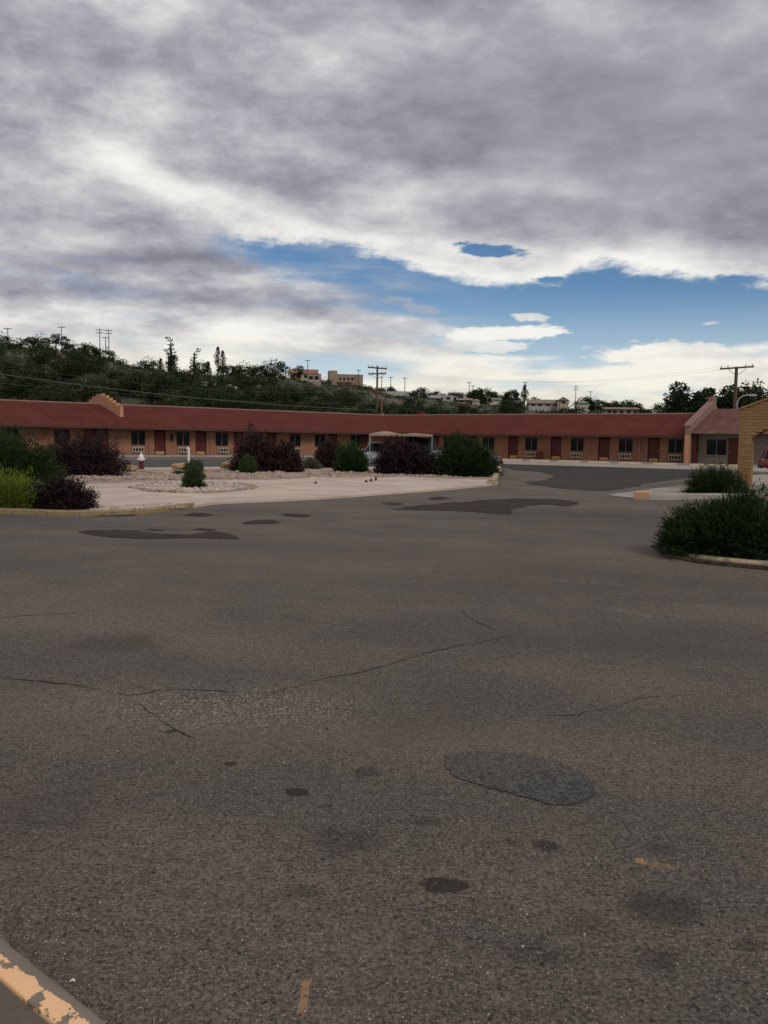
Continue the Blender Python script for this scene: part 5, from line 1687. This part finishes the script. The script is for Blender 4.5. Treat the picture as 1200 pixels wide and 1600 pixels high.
FAR = [(16, 515, 'thin pole on the crest above the pale roof at far left', 1), (99, 513, 'thin pole standing over the sparse crest trees', 1),
       (158, 517, 'left of the paired poles on the left hill crest', 2), (167, 529, 'short middle pole between the paired poles', 1), (172, 518, 'right of the paired poles on the left hill crest', 2),
       (480, 564, 'thin pole rising behind the red roofed hill house', 1), (559, 579, 'short aerial pole on the roof line of the tan building', 1), (595, 590, 'faint thin pole right of the tall double armed pole', 1),
       (609, 590, 'thin pole above the long grey roof, left one', 1), (631, 591, 'thin pole above the right end of the long grey roof', 1), (731, 598, 'thin pole behind the white houses, left one', 1),
       (737, 603, 'shorter thin pole behind the white houses, right one', 1), (818, 598, 'pole tip over the tall pointed tree', 1), (872, 628, 'dark short pole beside the long pale house', 0),
       (897, 604, 'pole with two short arms over the white shed', 2), (920, 612, 'thin pole right of the white shed', 1)]
for px, yt, lb, na in FAR:
    a = azel(px, 690)[0]
    pole(px, yt, ridge_r(a) - (4 if px != 872 else 90), lb, [(.3 + .9 * k, 2.2 if px < 200 else 1.8, 0) for k in range(na)], .12, 'wood_grey', insul=False)
# street lamp behind the office
ls = 92.0
a = azel(1149, 690)[0]
lp_ = root('street_lamp', (ls * math.sin(a), ls * math.cos(a), 0), 'curved arm street lamp with pale head above the office roof', 'street lamp')
hor = 697.9
zl = EYE + (hor - 618) / F * ls * math.cos(a)
MB().tube([(0, 0, 0), (0, 0, zl - .7), (.15, 0, zl - .35), (.5, 0, zl - .08), (1.1, 0, zl + .04)], [.09, .07, .06, .05, .04], 8).build('post', M['galv'], lp_)
MB().prism([(1.05, zl - .02), (1.2, zl + .12), (1.7, zl + .14), (1.95, zl + .02), (1.8, zl - .08), (1.2, zl - .08)], 'y', -.16, .16).build('lamp_head', H['white'], lp_)

def wire(p0, p1, sag, label, rad=.022, n=24):
    pts = []
    for i in range(n + 1):
        t = i / n
        p = p0.lerp(p1, t); p.z -= sag * 4 * t * (1 - t)
        pts.append(p)
    o = MB().tube(pts, rad, 5).build('power_line', M['wire'])
    tag(o, label, 'wire', None)
    return o
def at(px, py, dist):
    a = azel(px, py)[0]; Yd = dist * math.cos(a)
    hor = 690 + (px - 600) * math.tan(R(.86))
    return Vector((dist * math.sin(a), Yd, EYE + (hor - py) / F * Yd))
mpt = mp.location
wire(at(-160, 562, 96), Vector((mpt.x - .1, mpt.y, EYE + (690 - 641) / F * 117.8)), .9, 'thick pale cable sweeping down across the wooded hill to the tall pole', .040)
wire(at(-160, 545, 100), Vector((mpt.x - 1.1, mpt.y - .1, EYE + (690 - 613) / F * 117.8)), 1.6, 'thin upper wire crossing the wooded hill towards the tall pole', .010)
wire(at(-160, 583, 100), Vector((mpt.x - .1, mpt.y - .1, EYE + (690 - 632) / F * 117.8)), .8, 'thin lower wire just under the thick pale cable', .010)
for k, s in enumerate((-1.1, 1.0)):
    wire(Vector((mpt.x + s, mpt.y - .1, ztop - .12)), Vector((rp.location.x + s, rp.location.y, rz_ + .1)), 2.0, ['thin wire from the left arm tips of the tall pole to the right pole', 'thin wire from the right arm tips of the tall pole to the right pole'][k], .006)

# ------------------------------------------------------------------ vehicles
def car(name, label, loc, rz, Ln, W, Ht, paint, kind='sedan', cat='car'):
    r = root(name, loc, label, cat, rz)
    hw = W / 2
    zb = .28; belt = Ht * .58
    # stations from tail to nose: x, belt height, half width
    if kind == 'suv': st = [(-.5, .62, .90), (-.48, 1.0, .95), (-.36, 1.04, 1), (.18, 1.02, 1), (.30, .98, 1), (.44, .86, .96), (.495, .70, .88), (.5, .5, .84)]
    else: st = [(-.5, .62, .86), (-.48, .92, .92), (-.34, 1.0, 1), (.16, 1.0, 1), (.24, .92, 1), (.42, .80, .95), (.49, .66, .86), (.5, .5, .82)]
    V, Fc = [], []
    for x, bz, wf in st:
        w_ = hw * wf; z = belt * bz
        zl = zb + (.10 if abs(x) > .47 else 0)
        ring_ = [(-w_ * .92, zl), (-w_, zl + .12), (-w_, z - .22), (-w_ * .93, z - .03), (-w_ * .80, z), (w_ * .80, z), (w_ * .93, z - .03), (w_, z - .22), (w_, zl + .12), (w_ * .92, zl)]
        V += [(x * Ln, y, q) for y, q in ring_]
    n = 10
    for i in range(len(st) - 1):
        for k in range(n): Fc.append((i*n+k, i*n+(k+1) % n, (i+1)*n+(k+1) % n, (i+1)*n+k))
    Fc.append(tuple(range(n))[::-1]); Fc.append(tuple((len(st)-1)*n+k for k in range(n)))
    body = mesh('body', V, Fc, paint, r, None, True)
    bm = bmesh.new(); bm.from_mesh(body.data); bmesh.ops.recalc_face_normals(bm, faces=bm.faces); bm.to_mesh(body.data); bm.free()
    # cabin
    if kind == 'suv': xr0, xr1, xb0, xb1 = -.44, .06, -.48, .20
    elif kind == 'pickup': xr0, xr1, xb0, xb1 = -.10, .10, -.13, .20
    else: xr0, xr1, xb0, xb1 = -.22, .06, -.38, .20
    def cab(grow, z0, z1, xa, xb_, xc, xd):
        a, c = hw * .84 + grow, hw * .68 + grow
        V = [(xa*Ln, -a, z0), (xd*Ln, -a, z0), (xc*Ln, -c, z1), (xb_*Ln, -c, z1), (xa*Ln, a, z0), (xd*Ln, a, z0), (xc*Ln, c, z1), (xb_*Ln, c, z1)]
        return V, [(0, 1, 2, 3), (7, 6, 5, 4), (1, 5, 6, 2), (0, 3, 7, 4), (3, 2, 6, 7)]
    V, Fc = cab(0, belt * .97, Ht - .04, xb0, xr0, xr1, xb1)
    mesh('window', V, Fc, M['glass'], r)
    b = MB(); b.box(xr0*Ln - .03, xr1*Ln + .03, -hw * .70, hw * .70, Ht - .05, Ht, .02); b.build('roof', paint, r)
    pl = MB()
    a, c = hw * .845, hw * .69
    for s in (-1, 1):
        for (x0, x1) in ((xb0, xr0), (xb1, xr1), ((xb0 + xb1) / 2, (xr0 + xr1) / 2 + .01)):
            pl.tube([(x0*Ln, s*a, belt*.96), (x1*Ln, s*c, Ht-.03)], .04, 6)
    pl.build('pillar', paint, r)
    for x in (-.31, .31):
        for s in (-1, 1):
            ty = MB().tube([(x*Ln, s*(hw-.22), .33), (x*Ln, s*(hw+.01), .33)], .33, 18).build('wheel', M['tyre'], r)
            MB().tube([(x*Ln, s*(hw+.011), .33), (x*Ln, s*(hw+.03), .33)], .20, 14).build('rim', M['rim'], ty)
    for s in (-1, 1):
        MB().box(.465*Ln, .495*Ln, s*hw*.62-.2, s*hw*.62+.2, belt*.62, belt*.78, .02).build('headlight', M['lamp_white'], r)
        MB().box(-.503*Ln, -.475*Ln, s*hw*.70-.14, s*hw*.70+.14, belt*.66, belt*.92, .02).build('taillight', M['lamp_red'], r)
        MB().box(xb1*Ln - .35, xb1*Ln - .15, s*(hw+.10)-.09, s*(hw+.10)+.09, belt, belt+.16, .02).build('mirror', paint, r)
    MB().box(.492*Ln, .51*Ln, -hw*.42, hw*.42, belt*.52, belt*.72).build('grille', M['chrome'] if kind != 'sedan' else M['dark'], r)
    MB().box(.49*Ln, .515*Ln, -hw*.86, hw*.86, .34, .50, .02).build('bumper', M['chrome'] if kind == 'suv' else paint, r)
    MB().box(-.515*Ln, -.49*Ln, -hw*.86, hw*.86, .34, .52, .02).build('bumper', M['dark'], r)
    return r
def gpos(px, d):
    a = azel(px, 690)[0]; return (d * math.tan(a), d, .004)
car('parked_car', 'white car under the left end of the tan canopy', gpos(592, 61), R(-112), 4.4, 1.75, 1.52, carpaint('white_car_paint', col(.62, .62, .61)), 'suv')
car('parked_car', 'dark sport utility with chrome front under the right end of the tan canopy', gpos(661, 58), R(-75), 4.7, 1.9, 1.88, carpaint('black_car_paint', col(.012, .014, .02)), 'suv')
car('parked_car', 'dark low sedan half hidden behind the large mid green juniper', gpos(727, 51), R(174), 4.5, 1.8, 1.45, carpaint('charcoal_car_paint', col(.03, .034, .04)), 'sedan')
p = gpos(1187, 50)
car('parked_car', 'red car at the right edge seen past the ochre pillar', (p[0] + 2.25, p[1] - .7, .02), R(-18), 4.5, 1.8, 1.55, carpaint('red_car_paint', col(.12, .008, .012)), 'suv')

# tan canopy with two low peaks
cx = gpos(625, 59)
cn = root('canopy', (cx[0], cx[1], 0), 'tan fabric canopy with two low peaks sheltering parked cars', 'canopy')
def tent(x0, x1, zt, ze):
    V = [(x0, -2.2, ze), (x1, -2.2, ze), (x1, 2.4, ze), (x0, 2.4, ze), ((x0 + x1) / 2 - .4 * (x1 - x0) * .2, -.2, zt), ((x0 + x1) / 2 + .1 * (x1 - x0), .6, zt)]
    Vb = V + [(x0, -2.2, ze - .14), (x1, -2.2, ze - .14), (x1, 2.4, ze - .14), (x0, 2.4, ze - .14)]
    return Vb, [(0, 1, 5, 4), (1, 2, 5), (2, 3, 4, 5), (3, 0, 4), (0, 6, 7, 1), (1, 7, 8, 2), (2, 8, 9, 3), (3, 9, 6, 0)]
mesh('canopy_roof', *tent(-2.15, .05, 2.34, 2.12), M['canvas'], cn)
mesh('canopy_roof', *tent(.052, 2.2, 2.22, 2.125), M['canvas'], cn)
for x in (-2.1, .06, 2.15):
    for y in (-2.15, 2.35):
        if x == .06 and y < 0: continue
        MB().tube([(x, y, 0), (x, y, 2.05)], .032, 8).build('post', M['galv'], cn)

# ------------------------------------------------------------------ small things on the island
p = gp(221, 733, PADZ)
hy = root('hydrant', (p.x, p.y, PADZ), 'white topped dark red hydrant beside the flat tan boulder', 'hydrant')
MB().tube([(0, 0, 0), (0, 0, .05), (0, 0, .051), (0, 0, .42)], [.16, .16, .11, .11], 12).build('barrel', M['red_door'], hy)
MB().tube([(0, 0, .421), (0, 0, .50), (0, 0, .60), (0, 0, .68), (0, 0, .75), (0, 0, .80)], [.11, .13, .12, .10, .05, .03], 12).build('cap', M['white_paint'], hy)
for s in (-1, 1): MB().tube([(s * .10, 0, .50), (s * .19, 0, .50)], .05, 10).build('nozzle', M['white_paint'], hy)
p = gp(295, 731, PADZ)
po = root('post', (p.x, p.y, PADZ), 'thin white marker post behind the stone ring', 'post')
MB().tube([(0, 0, 0), (0, 0, 1.08)], .055, 8).build('shaft', M['white_paint'], po)
MB().box(-.09, .02, -.06, .02, .98, 1.10, .01).build('cap', M['white_paint'], po)
for k, (px, py, lb) in enumerate([(572, 754, 'lowest and leftmost of three small brown stubs on the concrete'), (579.5, 753, 'middle one of three small brown stubs on the concrete'),
                               (587, 751, 'rightmost of three small brown stubs on the concrete'), (493, 756, 'lone small brown stub on the concrete left of the three'), (515, 745, 'small brown stub at the edge of the gravel below the dark evergreen')]):
    p = gp(px, py, PADZ)
    t = root('pipe_stub', (p.x, p.y, PADZ), lb, 'pipe stub')
    h_ = [.07, .10, .12, .06, .09][k]
    MB().tube([(0, 0, 0), (.01, 0, h_), (.03, 0, h_ + .02)], [.05, .045, .03], 8).build('pipe', M['door_frame'], t)
    MB().tube([(0, 0, 0), (0, 0, .015)], [.08, .08], 10).build('collar', M['stone'], t)

# ------------------------------------------------------------------ ochre block portico
p = gp(1150, 770, 0)
PO = root('portico', (p.x, p.y, 0), 'ochre painted block portico with a wide arch at the right edge', 'portico')
SP, PW, TH = 6.6, .42, .62
ztop_ = lambda s: 2.92 + .39 * min(s, SP - s)
def zarch(s):
    if s < PW or s > SP - PW: return 0
    c = SP / 2; hs = SP / 2 - PW
    return 1.86 + .62 * math.sqrt(max(0, 1 - ((s - c) / hs) ** 2)) ** 1.0 * 1.0
block_mats = [simple('ochre_block_paint' , col(.285, .168, .076), .85, .12, 4, bmp=.5, grime=.2), simple('ochre_block_paint_pale', col(.30, .180, .083), .85, .12, 4, bmp=.5, grime=.15),
              simple('ochre_block_paint_dull', col(.268, .157, .070), .85, .12, 4, bmp=.5, grime=.25)]
mortar = simple('painted_mortar', col(.21, .132, .06), .9, .1, 5, bmp=.4)
def portico_wall(y0, y1, blocks):
    out = [(0, 0), (PW, 0)]
    n = 28
    out += [(PW + .001 + (SP - 2*PW - .002) * k / n, zarch(PW + .001 + (SP - 2*PW - .002) * k / n)) for k in range(n + 1)]
    out += [(SP - PW, 0), (SP, 0), (SP, ztop_(SP)), (SP/2, ztop_(SP/2)), (0, ztop_(0))]
    b = MB(); b.prism(out, 'y', y0, y1); bmesh.ops.triangulate(b.bm, faces=b.bm.faces[:])
    b.build('wall', mortar, PO, FR)
portico_wall(.012, .50, True)
MB().box(SP - PW, SP, 4.6, 5.1, 0, 2.9).build('pillar', mortar, PO, FR)
CH, BL = .105, .41
full = {}
def blk(w_, d_=.03):
    k = (round(w_, 2), random.randrange(3), round(d_, 2))
    if k not in full:
        full[k] = mk_mesh(MB().box(0, w_ - .007, 0, d_, 0, CH - .007, .003), block_mats[k[1]], 'block')
    return full[k]
random.seed(3)
row = 0
z = .02
while z < 4.3:
    off = 0 if row % 2 == 0 else -BL / 2
    s = off
    while s < SP:
        a0, a1 = max(s, 0), min(s + BL, SP)
        # clip by pillar, arch and gable
        zc = z + CH / 2
        segs = []
        cur = None
        N = 24
        for k in range(N):
            x = a0 + (a1 - a0) * (k + .5) / N
            ok = zarch(x) < z + .03 and ztop_(x) > z + CH * .9
            if ok: cur = [cur[0] if cur else a0 + (a1 - a0) * k / N, a0 + (a1 - a0) * (k + 1) / N]
            elif cur: segs.append(cur); cur = None
        if cur: segs.append(cur)
        for (q0, q1) in segs:
            if q1 - q0 > .05 and (s < 3.2 or z < .5):
                share('block', blk(q1 - q0), PO, FR @ Matrix.Translation((q0 + .0035, -.018 + random.uniform(-.002, .002), z)))
        s += BL
    # inner face of the pillar (seen through the arch side)
    if z < 1.8:
        o = share('block', blk(.485), PO, FR @ Matrix.Translation((PW - .006, .008, z)) @ Matrix.Rotation(R(90), 4, 'Z') @ Matrix.Translation((0, -.025, 0)))
    z += CH; row += 1
# roof of the portico
V = []
for y in (-.05, 5.25):
    V += [(-.01, y, ztop_(0) - .03), (SP/2, y, ztop_(SP/2) - .03), (SP + .02, y, ztop_(0) - .03), (-.01, y, ztop_(0) + .035), (SP/2, y, ztop_(SP/2) + .035), (SP + .02, y, ztop_(0) + .035)]
mesh('roof', V, [(0, 1, 4, 3), (1, 2, 5, 4), (9, 10, 7, 6), (10, 11, 8, 7), (3, 4, 10, 9), (4, 5, 11, 10), (0, 3, 9, 6), (2, 8, 11, 5), (0, 6, 7, 1), (1, 7, 8, 2)],
     block_mats[1], PO, FR)
